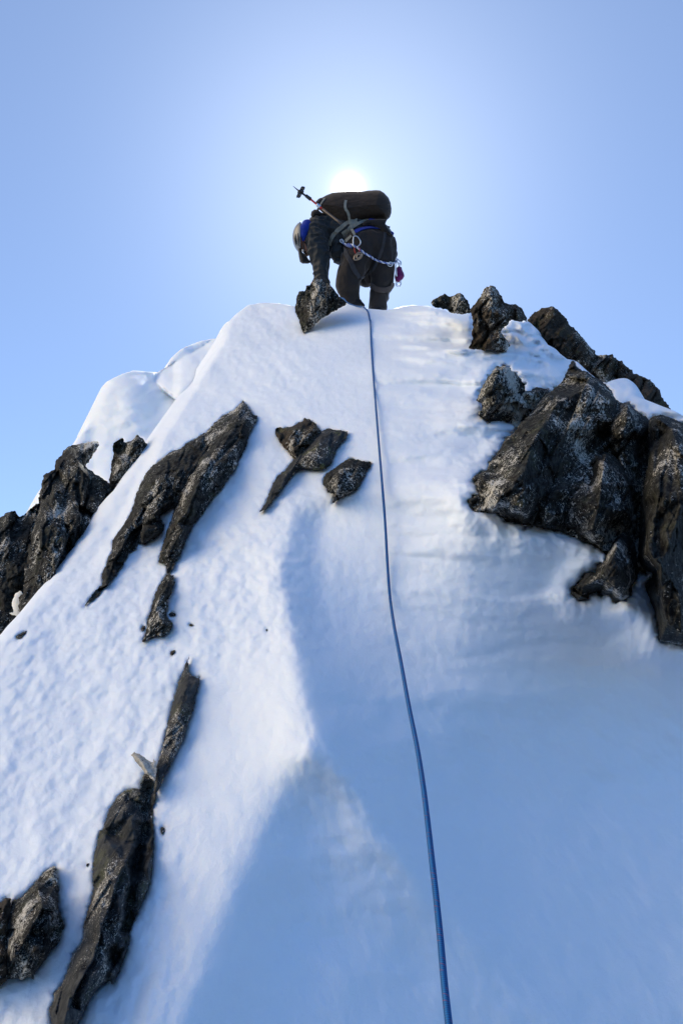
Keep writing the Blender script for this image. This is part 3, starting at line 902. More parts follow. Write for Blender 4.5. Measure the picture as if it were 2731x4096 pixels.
MAIN_KEYS = ['spire', 'mid', 'massif', 'block', 'foot', 'column', 'lead', 'slab', 'fin', 'stub', 'sliver', 'long', 'boulder', 'corner', 'twin_left', 'twin_right', 'black',
             's1', 's2', 's3', 's4', 's6', 's7', 's8', 's9', 'crest_small']
STEPPX = 6.0
us = grid_axis(-5200, -60, 2790, 8200, STEPPX)
vs_ = grid_axis(620, 1180, 4140, 9000, STEPPX)
o = snow_sheet('snow_slope', C0, OUT_MAIN, us, vs_, [ROCKS[k] for k in MAIN_KEYS], main_h, SNOW, seed=3)
tag(o, "white snow slope rising from the bottom of the picture to the crest", kind='structure')

# second snow sheet: the windblown cornice behind the left edge
CB = C0 + 1.0
OUT_B = T("S -2600,5600 -1400,3600 200,2100 J 0,900 40,845 90,770 135,705 140,640 175,570 207,520 207,495 245,475 290,455 340,440 420,445 487,452 520,430 565,408 580,370 600,340 640,305 700,280 740,265 "
          "840,247 870,230 905,150 1000,200 1300,300 S 1500,1400 2000,5600")
BROW = T("J 150,720 200,600 245,510 330,470 S 540,1500 J 460,500 500,545 580,575 640,510 745,440")


def b_h(U, V, z):
    m = z / F
    s = (U - CX) * m
    t = (ray(U, V) * z[..., None]) @ UPS
    h = 0.04 * fbm(s * 1.4, t * 1.0, 3, 163) + 0.010 * fbm(s * 8, t * 6, 4, 143)
    # the two lobes of the cornice: left one bulges out, the middle one is a hollow turned to the sun
    PJ = CROPS['J']
    jx = (U - PJ[0]) / PJ[2]
    jy = (V - PJ[1]) / PJ[2]
    lobe = np.exp(-((jx - 330) / 130) ** 2 - ((jy - 620) / 220) ** 2)
    h = h + 0.13 * lobe
    line = np.interp(jy, [230, 260, 330, 400, 450, 500, 560, 620, 700], [830, 800, 700, 560, 470, 458, 520, 600, 560])
    below = np.maximum(jy - np.interp(jx, [460, 520, 570, 620, 740, 900], [500, 425, 395, 320, 262, 160]), 0) * PJ[2] * m * 3.0
    h = h + sstep(-6, 16, jx - line) * np.minimum(below, 1.2) * 0.30 - 0.04 * sstep(-10, 10, jx - line)
    strip = np.interp(jy, [440, 480, 560, 640, 720], [300, 245, 200, 165, 140])
    h = h - 0.25 * np.maximum(strip - jx, 0) * PJ[2] * m
    fold = np.interp(jy, [340, 400, 450, 520], [640, 690, 735, 640])
    h = h - 0.04 * sstep(-8, 60, jx - fold) * sstep(560, 480, jy)
    inm = inside(U, V, OUT_MAIN)
    dm = np.zeros(U.shape)
    dm[inm] = seg_dist(U[inm], V[inm], OUT_MAIN[::2])
    h = h - 0.8 * sstep(15, 200, dm)
    # chute between the rocks
    h = h - 0.05 * np.exp(-((jx - 100) / 60) ** 2)
    return h


us = grid_axis(-1500, 200, 1100, 1700, STEPPX)
vs_ = grid_axis(700, 1180, 2500, 4200, STEPPX)
o = snow_sheet('snow_cornice', CB, OUT_B, us, vs_, [ROCKS['teeth'], ROCKS['cliff'], ROCKS['cliff_far'], ROCKS['pebble_high']], b_h, SNOW_THIN, seed=21, lipw=.05, rim=.022)
tag(o, "windblown snow cornice with bright sunlit rims behind the left edge", kind='structure')

# ------------------------------------------------------------------ the mountain below and the land around
def land():
    n = 181
    a = np.linspace(-1, 1, n)
    x = np.sign(a) * (np.abs(a) ** 3) * 6000
    X, Y = np.meshgrid(x, x)
    r = np.hypot(X, Y - 4)
    zz = -7.5 - 1.35 * r
    zz = np.maximum(zz, -170 - 0.22 * r)
    zz = np.maximum(zz, -420)
    zz = zz + np.minimum(r * 0.05, 60) * fbm(X / 260, Y / 260, 5, 7) * sstep(8, 60, r)
    far = sstep(1800, 5200, r)
    zz = zz + far * (120 + 330 * np.abs(fbm(X / 1500, Y / 1500, 5, 9)))
    idx = np.arange(n * n).reshape(n, n)
    f = np.stack([idx[:-1, :-1], idx[:-1, 1:], idx[1:, 1:], idx[1:, :-1]], -1).reshape(-1, 4)
    m, b = principled("mountain_ground", (0.8, 0.82, 0.85), 0.8)
    t = m.node_tree
    co = obj_coord(t)
    nz = noise_tex(t, 0.02, 6, 0.6, co)
    t.links.new(ramp(t, nz, [(0.36, (0.62, 0.72, 0.85)), (0.44, (0.045, 0.055, 0.07))]), b.inputs['Base Color'])
    o = link_mesh('ground', np.stack([X.ravel(), Y.ravel(), zz.ravel()], -1), f, m, origin=(0, 0, 0))
    tag(o, "snowy mountain land far below the ridge", kind='structure')


land()


# ------------------------------------------------------------------ climber
ZP = 6.12
ZM = .38265 * ZP / F            # metres per pixel of the climber crop


def PZ(x, y, dz=0.0):
    u, v = 1100 + .38265 * x, 680 + .38265 * y
    return Vector(ray(u, v) * (ZP + dz))


CAMR = Vector((1, 0, 0))
CAMU = Vector((0, -sp, cp))
CAMF = Vector((0, cp, sp))


def add_ball(bm, c, r, sc=(1, 1, 1), seg=20):
    m = Matrix.Translation(c) @ Matrix((CAMR * r * sc[0], CAMU * r * sc[1], CAMF * r * sc[2])).transposed().to_4x4()
    bmesh.ops.create_uvsphere(bm, u_segments=seg, v_segments=seg // 2 + 2, radius=1.0, matrix=m)


def add_cone(bm, a, ra, b, rb, seg=20):
    d = b - a
    L = d.length
    if L < 1e-6:
        return
    q = d.to_track_quat('Z', 'Y').to_matrix().to_4x4()
    m = Matrix.Translation((a + b) / 2) @ q
    bmesh.ops.create_cone(bm, cap_ends=True, segments=seg, radius1=ra, radius2=rb, depth=L, matrix=m)


def chain(bm, pts, seg=20):
    """pts: (x, y, dz, r) in crop pixels; r in crop pixels"""
    P = [(PZ(x, y, dz), r * ZM) for x, y, dz, r in pts]
    for i, (p, r) in enumerate(P):
        add_ball(bm, p, r, seg=seg)
        if i:
            add_cone(bm, P[i - 1][0], P[i - 1][1], p, r, seg)


def remesh(name, bm, voxel, smooth_it, mat, parent, wrinkle=0.0, wscale=18, seed=0, stretch=(1, 1)):
    me = bpy.data.meshes.new(name)
    bm.to_mesh(me)
    bm.free()
    tmp = bpy.data.objects.new("tmp", me)
    col.objects.link(tmp)
    r = tmp.modifiers.new("r", 'REMESH')
    r.mode = 'VOXEL'
    r.voxel_size = voxel
    sm = tmp.modifiers.new("s", 'SMOOTH')
    sm.factor = 0.5
    sm.iterations = smooth_it
    dg = C.evaluated_depsgraph_get()
    ev = tmp.evaluated_get(dg)
    m2 = bpy.data.meshes.new_from_object(ev)
    V = np.empty(len(m2.vertices) * 3)
    m2.vertices.foreach_get('co', V)
    V = V.reshape(-1, 3)
    Nn = np.empty(len(m2.vertices) * 3)
    m2.vertices.foreach_get('normal', Nn)
    Nn = Nn.reshape(-1, 3)
    Fa = [tuple(p.vertices) for p in m2.polygons]
    bpy.data.objects.remove(tmp)
    if wrinkle:
        x, y, z = V.T
        a = fbm(x * wscale * stretch[0] + z * 3, (z + y * .5) * wscale * stretch[1], 3, seed)
        rid = 1 - np.abs(vnoise(x * wscale * .7 * stretch[0] + y * 4, (z - y * .4) * wscale * stretch[1], seed + 3)) * 3
        V = V + Nn * ((a * 0.6 + np.clip(rid, -0.5, 1) * 0.5) * wrinkle)[:, None]
    if parent is None:
        return link_mesh(name, V, Fa, mat)
    return link_mesh(name, V, Fa, mat, parent)


def pillow(name, poly, dz, tf, tb, mat, parent, step=3.0, power=0.5, wr=0.0, seed=0, rough=0.6, edge=None, zfun=None):
    """closed solid with a traced outline and a rounded body of real depth"""
    P0 = rough_poly(np.asarray(poly, float), 4, rough, seed)
    x0, y0 = P0.min(0) - 2 * step
    x1, y1 = P0.max(0) + 2 * step
    U, V = np.meshgrid(np.arange(x0, x1, step), np.arange(y0, y1, step))
    ins = inside(U, V, P0)
    d = seg_dist(U, V, P0)
    sdist = np.where(ins, d, -d)
    kk = sdist > -step * 1.1
    gy, gx = np.gradient(sdist, step)
    gl = np.maximum(np.hypot(gx, gy), 1e-6)
    push = np.where(sdist < 0, -sdist, 0)
    Us, Vs = U + gx / gl * push, V + gy / gl * push
    dm = np.maximum(sdist, 0)
    R0 = (edge or dm.max())
    q = np.clip(dm / R0, 0, 1)
    prof = np.sqrt(np.clip(1 - (1 - q) ** 2, 0, 1)) ** (power * 2)
    zc = ZP + dz if zfun is None else zfun(Us, Vs)
    wn = wr * fbm(U / 34 + V / 60, V / 15, 3, seed) * q ** .5
    Zf = zc - tf * prof - wn
    Zb = zc + tb * prof + 0.0006
    n = kk.sum()
    idx = -np.ones(U.shape, int)
    idx[kk] = np.arange(n)
    qd = kk[:-1, :-1] & kk[1:, :-1] & kk[1:, 1:] & kk[:-1, 1:]
    ff = np.stack([idx[:-1, :-1][qd], idx[1:, :-1][qd], idx[1:, 1:][qd], idx[:-1, 1:][qd]], -1)
    E = np.concatenate([ff[:, [0, 1]], ff[:, [1, 2]], ff[:, [2, 3]], ff[:, [3, 0]]])
    bd = E[~np.isin(E[:, 0].astype(np.int64) * n + E[:, 1], E[:, 1].astype(np.int64) * n + E[:, 0])]
    side = np.stack([bd[:, 1], bd[:, 0], bd[:, 0] + n, bd[:, 1] + n], -1)
    Pf = ray(Us[kk], Vs[kk]) * Zf[kk][:, None]
    Pb = ray(Us[kk], Vs[kk]) * (Zb + np.zeros(U.shape))[kk][:, None]
    Fc = np.concatenate([ff, ff[:, ::-1] + n, side])
    P = np.concatenate([Pf, Pb])
    uu = np.unique(Fc)
    rm = np.zeros(2 * n, int)
    rm[uu] = np.arange(len(uu))
    return link_mesh(name, P[uu], rm[Fc], mat, parent)


def resample(pts, step):
    P = [Vector(p) for p in pts]
    # Catmull-Rom
    out = []
    for i in range(len(P) - 1):
        p0, p1, p2, p3 = P[max(i - 1, 0)], P[i], P[i + 1], P[min(i + 2, len(P) - 1)]
        n = max(1, int((p2 - p1).length / step))
        for k in range(n):
            t = k / n
            out.append(0.5 * ((2 * p1) + (p2 - p0) * t + (2 * p0 - 5 * p1 + 4 * p2 - p3) * t * t + (3 * p1 - p0 - 3 * p2 + p3) * t ** 3))
    out.append(P[-1])
    return out


def tube(pts, radius, seg=8, closed=False):
    """verts, faces of a round tube; radius number or list"""
    n = len(pts)
    V, Fc = [], []
    up = Vector((0.3, 0.2, 1)).normalized()
    for i, p in enumerate(pts):
        a = pts[(i - 1) % n] if (i > 0 or closed) else p
        b = pts[(i + 1) % n] if (i < n - 1 or closed) else p
        t = (b - a).normalized()
        s1 = t.cross(up)
        if s1.length < 1e-3:
            s1 = t.cross(Vector((1, 0, 0)))
        s1.normalize()
        s2 = t.cross(s1)
        r = radius[i] if isinstance(radius, (list, tuple)) else radius
        for k in range(seg):
            an = 2 * math.pi * k / seg
            V.append(p + (s1 * math.cos(an) + s2 * math.sin(an)) * r)
    m = n if closed else n - 1
    for i in range(m):
        j = (i + 1) % n
        for k in range(seg):
            k2 = (k + 1) % seg
            Fc.append((i * seg + k, i * seg + k2, j * seg + k2, j * seg + k))
    if not closed:
        Fc.append(tuple(range(seg))[::-1])
        Fc.append(tuple((n - 1) * seg + k for k in range(seg)))
    return V, Fc


def merge(parts):
    V, Fc = [], []
    for v, f in parts:
        o = len(V)
        V += list(v)
        Fc += [tuple(i + o for i in q) for q in f]
    return V, Fc


def fabric(name, c, rough=0.85, nscale=60, b_=0.3, var=0.35, sheen=0.0):
    m, b = principled(name, c, rough, 0, 0.25)
    t = m.node_tree
    co = obj_coord(t)
    n1 = noise_tex(t, 9, 4, 0.6, co)
    n2 = noise_tex(t, nscale, 3, 0.6, co)
    t.links.new(mix(t, n1, tuple(x * (1 - var) for x in c), tuple(x * (1 + var) for x in c)), b.inputs['Base Color'])
    bump(t, b, math_node(t, 'ADD', n1, math_node(t, 'MULTIPLY', n2, 0.4)), b_, 0.012)
    b.inputs['Sheen Weight'].default_value = 0.35
    b.inputs['Sheen Roughness'].default_value = 0.35
    b.inputs['Sheen Tint'].default_value = (1.0, 0.93, 0.85, 1)
    return m


M_JACKET = fabric("slate_jacket_fabric", (0.020, 0.026, 0.030), 0.6)
M_TROUSER = fabric("dark_brown_trouser_fabric", (0.020, 0.017, 0.016), 0.8)
M_PACK = fabric("dark_brown_pack_fabric", (0.026, 0.019, 0.014), 0.8)
M_BLUE = fabric("royal_blue_fleece", (0.006, 0.030, 0.26), 0.9)
M_STRAP = fabric("grey_webbing", (0.22, 0.23, 0.20), 0.8)
M_STRAPD = fabric("charcoal_webbing", (0.035, 0.036, 0.040), 0.8)
M_LOOP = fabric("taupe_padded_webbing", (0.060, 0.048, 0.042), 0.8)
M_BLACK = fabric("black_cloth", (0.010, 0.010, 0.011), 0.8)
M_SKIN, _b = principled("skin", (0.48, 0.24, 0.17), 0.5)
_b.inputs['Subsurface Weight'].default_value = 0.2
_b.inputs['Subsurface Radius'].default_value = (1, .3, .2)
_b.inputs['Subsurface Scale'].default_value = 0.01
M_HELM, _ = principled("grey_helmet_shell", (0.19, 0.20, 0.20), 0.35)
M_DARKP, _ = principled("black_plastic", (0.012, 0.012, 0.013), 0.4)
M_METAL, _ = principled("brushed_aluminium", (0.62, 0.65, 0.70), 0.3, 0.9)
M_BRONZE, _ = principled("worn_bronze_metal", (0.30, 0.24, 0.18), 0.35, 0.8)
M_RED, _ = principled("red_anodised_metal", (0.50, 0.03, 0.02), 0.35, 0.2)
M_REDC = fabric("red_cord", (0.45, 0.03, 0.02))
M_SHAFT, _ = principled("beige_grey_shaft", (0.10, 0.08, 0.065), 0.45, 0.4)
M_PURPLE = fabric("purple_fabric", (0.10, 0.006, 0.07), 0.8)
M_GLASS, _ = principled("dark_lens", (0.02, 0.02, 0.025), 0.1)

# body: one continuous figure, bent over with the left hand down on the rock
def fingers(bm, x, y, dz):
    for i, (ox, L) in enumerate(((-44, 70), (-15, 84), (14, 80), (42, 62))):
        chain(bm, [(x + ox * .6, y, dz, 13), (x + ox, y + L * .45, dz - .012, 11), (x + ox * 1.05, y + L * .8, dz + .012, 10), (x + ox * 1.05, y + L, dz + .035, 9)], 10)
    chain(bm, [(x - 42, y - 55, dz, 16), (x - 80, y - 15, dz - .01, 13), (x - 88, y + 22, dz + .01, 11)], 10)


bm = bmesh.new()
chain(bm, [(1000, 760, .02, 120), (880, 660, .05, 115), (700, 610, .06, 120), (560, 600, .06, 115), (480, 620, .05, 90), (410, 670, .03, 62), (350, 705, .03, 60)])
chain(bm, [(440, 620, .0, 92), (445, 800, -.02, 66), (480, 960, -.02, 52), (495, 1130, .02, 38), (498, 1170, .03, 40)])
chain(bm, [(498, 1170, .03, 36), (500, 1215, .03, 42)])
fingers(bm, 500, 1225, .03)
chain(bm, [(470, 640, .2, 80), (470, 800, .25, 62), (480, 960, .22, 50), (470, 1100, .18, 38), (465, 1180, .18, 40)])
fingers(bm, 465, 1200, .18)
chain(bm, [(900, 860, -.02, 110), (775, 1110, -.06, 80), (790, 1340, .0, 50), (860, 1400, .0, 40)])
chain(bm, [(1110, 860, 0, 110), (1112, 1100, 0, 78), (1070, 1450, 0, 50), (1110, 1500, .0, 40)])
add_ball(bm, PZ(318, 712, .03), 1.0, (128 * ZM, 104 * ZM, 92 * ZM), 28)      # skull, crown to the left
add_ball(bm, PZ(345, 790, .02), 1.0, (80 * ZM, 94 * ZM, 70 * ZM), 20)        # jaw and cheeks
chain(bm, [(318, 872, .03, 12), (326, 892, .03, 15), (340, 892, .03, 13)], 10)   # nose
chain(bm, [(392, 830, .0, 8), (392, 832, .06, 8)], 8)                          # mouth ridge
add_ball(bm, PZ(318, 738, -.055), 1.0, (24 * ZM, 15 * ZM, 12 * ZM), 12)      # ear
person = remesh('person', bm, 0.007, 3, M_SKIN, None)
tag(person, "climber in dark clothes and grey helmet bending over on the snowy crest under the sun", 'person')
for dz in (-.035, .085):
    bm = bmesh.new()
    add_ball(bm, PZ(292, 842, dz), 13 * ZM, seg=12)
    V_ = [tuple(v.co) for v in bm.verts]
    F_ = [tuple(v.index for v in f.verts) for f in bm.faces]
    bm.verts.ensure_lookup_table()
    bm.verts.index_update()
    F_ = [tuple(v.index for v in f.verts) for f in bm.faces]
    link_mesh('eye', V_, F_, principled("eye", (0.5, 0.48, 0.45), 0.2)[0] if dz < 0 else bpy.data.materials["eye"], person)
    bm.free()

bm = bmesh.new()
chain(bm, [(880, 790, -.0, 165), (1000, 780, 0, 165), (1105, 800, 0, 158), (1140, 880, 0, 132)])
chain(bm, [(900, 860, -.02, 165), (840, 960, -.05, 150), (775, 1110, -.07, 128), (765, 1200, -.05, 126), (775, 1290, -.02, 104), (785, 1350, .0, 98)])
chain(bm, [(1125, 900, 0, 142), (1120, 1050, 0, 128), (1112, 1180, 0, 118), (1085, 1290, 0, 100), (1070, 1400, 0, 90), (1068, 1530, 0, 88)])
chain(bm, [(1150, 1300, .03, 40), (1150, 1340, .03, 38)])
chain(bm, [(940, 1060, .06, 90), (938, 1148, .08, 84)])
trousers = remesh('trousers', bm, 0.008, 2, M_TROUSER, person, 0.015, 10, 11, (1, .6))
bm = bmesh.new()
chain(bm, [(1090, 650, .04, 105), (900, 640, .04, 128), (720, 620, .05, 140), (570, 600, .05, 130), (470, 600, .03, 122)])
chain(bm, [(660, 720, .06, 120), (655, 850, .07, 98), (660, 930, .07, 55)])
chain(bm, [(440, 620, -.01, 118), (432, 720, -.02, 126), (450, 830, -.03, 112), (475, 930, -.02, 92), (483, 1040, -.01, 84), (488, 1150, .02, 78), (495, 1180, .03, 72)])
chain(bm, [(470, 640, .2, 100), (470, 800, .25, 80), (480, 960, .22, 66), (470, 1110, .18, 56)])
jacket = remesh('jacket', bm, 0.007, 1, M_JACKET, person, 0.020, 13, 5, (1, 1.3))
bm = bmesh.new()
chain(bm, [(345, 590, -.03, 72), (318, 620, -.06, 62), (300, 680, -.07, 40), (296, 728, -.06, 20)])
hood = remesh('neck_gaiter', bm, 0.006, 2, M_BLUE, person, 0.003, 20, 9)
bm = bmesh.new()
chain(bm, [(745, 1350, .01, 62), (800, 1372, -.01, 70), (860, 1395, -.02, 52), (905, 1420, -.02, 34)])
boot = remesh('boot', bm, 0.006, 2, M_BLACK, person, 0.003, 20, 19)
bm = bmesh.new()
chain(bm, [(1060, 1500, -.02, 92), (1120, 1530, -.05, 70)])
remesh('boot', bm, 0.006, 2, M_BLACK, person, 0.003, 20, 29)

# helmet shell: half ellipsoid over the crown with vents
def helmet():
    c = PZ(306, 706, .03)
    rx, ry, rz = 123 * ZM, 166 * ZM, 150 * ZM
    V, Fc = [], []
    n, m = 22, 48
    for i in range(n + 1):
        a = (math.pi / 2 - 0.28) * i / n
        for j in range(m):
            b = 2 * math.pi * j / m
            fl = 1 + 0.015 * math.sin(b * 5) * math.sin(a)
            V.append(c + CAMR * (-math.cos(a) * rx * fl) + CAMU * (math.sin(a) * math.cos(b) * ry * fl) + CAMF * (math.sin(a) * math.sin(b) * rz * fl))
    for i in range(n):
        for j in range(m):
            k = (j + 1) % m
            Fc.append((i * m + j, i * m + k, (i + 1) * m + k, (i + 1) * m + j))
    inner = len(V)
    V2 = [c + (p - c) * 0.93 for p in V]
    V += V2
    Fc += [tuple(i + inner for i in f[::-1]) for f in Fc[:]]
    for j in range(m):
        k = (j + 1) % m
        Fc.append((n * m + j, n * m + k, n * m + k + inner, n * m + j + inner))
    h = link_mesh('helmet', V, Fc, M_HELM, person)
    for (pl, w) in (([(228, 640), (216, 690), (214, 740), (226, 800)], 11), ([(262, 590), (246, 640), (240, 700), (246, 760), (258, 810)], 8),
                    ([(205, 650), (200, 700), (206, 745)], 4)):
        pts = []
        rs = resample([(a, b, 0) for a, b in pl], 8)
        for q in rs:
            X = (q.x - 306) / 123
            Y = (q.y - 706) / 166
            zz = math.sqrt(max(0.02, 1 - X * X - Y * Y)) * rz
            pts.append(PZ(q.x, q.y, .03 - zz * 1.02))
        k = len(pts)
        rad = [w * ZM * max(0.25, math.sin(math.pi * (i + .6) / (k + .2))) for i in range(k)]
        v, f = tube(pts, rad, 8)
        link_mesh('vent', v, f, M_DARKP, h)
    return h


helmet()
S_ = lambda s: T("Z " + s)
pillow('cap', S_("240,820 262,800 285,860 325,890 345,925 378,965 345,979 285,979 260,962 248,905"), .02, .07, .07, M_BLACK, person, 1.2, seed=3)
# sunglasses arm and lens
v, f = tube(resample([PZ(292, 752, -.07), PZ(300, 800, -.055), PZ(312, 850, -.03), PZ(325, 880, .0)], .01), 7 * ZM, 6)
link_mesh('sunglasses', v, f, M_DARKP, person)

# backpack
pack = bpy.data.objects.new('backpack', None)
pack.location = PZ(900, 400, 0)
col.objects.link(pack)
tag(pack, "bulging dark brown backpack on the bent climber's back, hiding part of the sun", 'backpack')
pk = pillow('pack_bag', S_("430,335 480,292 540,262 600,238 700,226 800,222 880,226 1000,213 1060,209 1095,212 1140,240 1185,290 1206,340 1216,400 1214,450 1200,492 1165,526 1080,520 1000,518 "
                           "940,524 880,535 800,560 740,575 680,560 600,520 540,478 490,440 445,400"), .02, .17, .20, M_PACK, pack, 1.5, wr=.006, edge=110, seed=5)
pillow('pack_lid', S_("425,330 455,300 485,288 520,300 505,345 480,390 450,400 432,375"), -.02, .05, .05, M_BLACK, pack, 1.2, seed=7)
pillow('side_pocket', S_("372,470 380,435 410,412 450,415 480,440 520,455 500,480 450,490 400,505 382,495"), -.02, .05, .06, M_BLACK, pack, 1.2, seed=8)
pillow('hip_belt', S_("1170,520 1150,560 1180,610 1215,660 1240,690 1215,685 1130,640 1090,610 1000,570 940,580 900,560 960,520 1100,515"), -.10, .03, .10, M_BLACK, pack, 1.5, seed=9)

# surfaces that straps lie on
def bvh(objs):
    vs2, fs2 = [], []
    for o in objs:
        w = Vector((0, 0, 0))
        p = o
        while p is not None:
            w = w + p.location
            p = p.parent
        off = len(vs2)
        vs2 += [v.co + w for v in o.data.vertices]
        fs2 += [tuple(i + off for i in p.vertices) for p in o.data.polygons]
    return BVHTree.FromPolygons(vs2, fs2)


SURF = bvh([trousers, jacket, pk, hood])


def drape(pl, step=7, lift=.004):
    rs = resample([(a, b, 0) for a, b in pl], step)
    P, Nl, last = [], [], None
    zs, ns = [], []
    for q in rs:
        d = PZ(q.x, q.y, 0)
        dn = d.normalized()
        hit = SURF.ray_cast(Vector((0, 0, 0)), dn)
        if hit[0] is not None:
            k = hit[0].length / d.length
            n = hit[1] if hit[1].dot(dn) < 0 else -hit[1]
        else:
            k, n = (zs[-1] if zs else 1.0), -dn
        zs.append(k)
        ns.append(n)
    zs = np.array(zs)
    zs2 = np.array([min(zs[max(0, i - 2):i + 3].mean(), zs[i]) for i in range(len(zs))])
    for q, k, i in zip(rs, zs2, range(len(rs))):
        n = sum((ns[j] for j in range(max(0, i - 2), min(len(ns), i + 3))), Vector()).normalized()
        P.append(PZ(q.x, q.y, 0) * k + n * lift)
        Nl.append(n)
    return P, Nl


def strap(name, pl, width, mat, parent, th=.003, lift=.004, twist=0.0):
    P, Nl = drape(pl, 7, lift)
    V, Fc = [], []
    w2 = width * ZM / 2
    for i, p in enumerate(P):
        t = (P[min(i + 1, len(P) - 1)] - P[max(i - 1, 0)]).normalized()
        s1 = Nl[i].cross(t).normalized()
        nn = t.cross(s1).normalized()
        if nn.dot(Nl[i]) < 0:
            nn = -nn
        for a, b in ((-1, 0), (-1, 1), (1, 1), (1, 0)):
            V.append(p + s1 * a * w2 + nn * b * th)
    for i in range(len(P) - 1):
        for k in range(4):
            k2 = (k + 1) % 4
            Fc.append((i * 4 + k, i * 4 + k2, i * 4 + 4 + k2, i * 4 + 4 + k))
    Fc.append((0, 1, 2, 3))
    e = (len(P) - 1) * 4
    Fc.append((e + 3, e + 2, e + 1, e))
    return link_mesh(name, V, Fc, mat, parent, smooth=False)


strap('compression_strap', [(738, 330), (732, 390), (760, 450), (778, 530), (800, 610), (835, 690)], 26, M_STRAP, pack, lift=.014)
strap('compression_strap', [(975, 520), (900, 545), (830, 585), (760, 625), (700, 665)], 30, M_STRAP, pack)
strap('shoulder_strap', [(860, 528), (770, 548), (690, 600), (630, 655), (598, 700), (568, 785)], 42, M_STRAP, pack)
strap('shoulder_strap', [(520, 300), (480, 360), (440, 430)], 24, M_STRAP, pack)
strap('hip_strap', [(710, 690), (760, 640), (800, 590), (850, 540)], 46, M_STRAP, pack)
strap('hip_strap', [(800, 690), (740, 745)], 36, M_STRAP, pack)
strap('compression_strap', [(940, 545), (910, 600), (850, 670)], 24, M_STRAPD, pack)
strap('hip_strap', [(1115, 585), (1150, 625), (1190, 650), (1235, 680)], 30, M_STRAP, pack, lift=.03)

har = bpy.data.objects.new('harness', None)
har.parent = person
col.objects.link(har)
strap('waist_belt', [(835, 655), (900, 625), (1000, 605), (1100, 615), (1170, 645), (1232, 680)], 46, M_BLUE, har, .008, .004)
strap('waist_belt', [(985, 535), (1050, 545), (1110, 575), (1180, 640)], 34, M_BLUE, har, .006, .012)
strap('rise_strap', [(1148, 650), (1140, 730), (1118, 830), (1080, 940), (1035, 1030), (985, 1080), (890, 1135)], 27, M_STRAPD, har)
strap('rise_strap', [(1235, 700), (1258, 770), (1256, 860), (1240, 960), (1234, 1080), (1222, 1190)], 24, M_STRAPD, har)
strap('leg_loop', [(935, 1100), (975, 1170), (1030, 1228), (1100, 1256), (1170, 1250), (1215, 1215), (1222, 1180)], 50, M_LOOP, har, .008)
strap('leg_loop', [(720, 800), (745, 880), (790, 960), (830, 1050), (880, 1130)], 46, M_STRAPD, har, .005)
strap('rise_strap', [(715, 800), (698, 900), (680, 990), (660, 1060)], 14, M_STRAPD, har)


def loop_tube(ctrl, r, dzl=-.2, seg=8):
    P = [PZ(x, y, dzl) for x, y in ctrl]
    n = len(P)
    out = []
    for i in range(n):
        p0, p1, p2, p3 = P[i - 1], P[i], P[(i + 1) % n], P[(i + 2) % n]
        for k in range(5):
            t = k / 5
            out.append(0.5 * ((2 * p1) + (p2 - p0) * t + (2 * p0 - 5 * p1 + 4 * p2 - p3) * t * t + (3 * p1 - p0 - 3 * p2 + p3) * t ** 3))
    return tube(out, r, seg, closed=True)


def zat(x, y):
    d = PZ(x, y, 0)
    h = SURF.ray_cast(Vector((0, 0, 0)), d.normalized())
    return (h[0].length / d.length - 1) * ZP if h[0] is not None else -.12


# twisted white and blue sling
P, Nl = drape([(690, 745), (740, 772), (800, 790), (850, 815), (910, 858), (980, 900), (1060, 942), (1140, 968), (1198, 985), (1250, 965), (1282, 930)], 5, .012)
for ph, mt, nm in ((0, (0.62, 0.66, 0.74), 'white_strand'), (math.pi, (0.10, 0.16, 0.42), 'blue_strand')):
    pts = []
    for i, p in enumerate(P):
        a = i * 0.55 + ph
        t = (P[min(i + 1, len(P) - 1)] - P[max(i - 1, 0)]).normalized()
        s1 = Nl[i].cross(t).normalized()
        pts.append(p + s1 * math.cos(a) * .0042 + Nl[i] * math.sin(a) * .0042)
    if ph == 0:
        sl = bpy.data.objects.new('sling', None)
        sl.location = P[len(P) // 2]
        col.objects.link(sl)
        tag(sl, "twisted white and blue sling slung diagonally across the climber's seat", 'sling')
    v, f = tube(pts, 0.0052, 8)
    link_mesh(nm, v, f, fabric(nm + "_cord", mt), sl)
v, f = tube([PZ(x, y, zat(x, y) - .02) for x, y in ((742, 785), (765, 795), (802, 806))], .012, 8)
link_mesh('stitching', v, f, fabric("blue_stitched_cord", (0.12, 0.17, 0.40)), sl)

def metal_thing(name, loops, label, mat=M_METAL, cat='carabiner', group=None):
    parts = [loop_tube(c, r, dz) for c, r, dz in loops]
    v, f = merge(parts)
    o = link_mesh(name, v, f, mat)
    tag(o, label, cat, group)
    return o


z1 = zat(860, 750) - .02
metal_thing('carabiner', [([(820, 700), (846, 690), (868, 705), (892, 745), (888, 775), (860, 802), (828, 806), (816, 780)], .0048, z1)],
            "large silver carabiner hanging at the climber's waist beneath the grey strap")
metal_thing('carabiner', [([(1180, 975), (1205, 962), (1226, 975), (1222, 1000), (1200, 1006), (1180, 998)], .0042, zat(1200, 985) - .02)],
            "small silver ring where the twisted sling is tied above the right thigh")
metal_thing('carabiner', [([(680, 735), (696, 724), (712, 738), (718, 756), (700, 762), (684, 752)], .0045, zat(700, 745) - .02)],
            "small silver clip at the left end of the twisted sling")
metal_thing('carabiner', [([(1272, 932), (1290, 940), (1316, 965), (1312, 992), (1296, 998), (1282, 965)], .0042, -.05), ([(1268, 925), (1300, 950), (1305, 985), (1280, 960)], .0034, -.07)],
            "silver carabiner holding the purple bag at the climber's right hip")
z2 = zat(868, 895) - .03
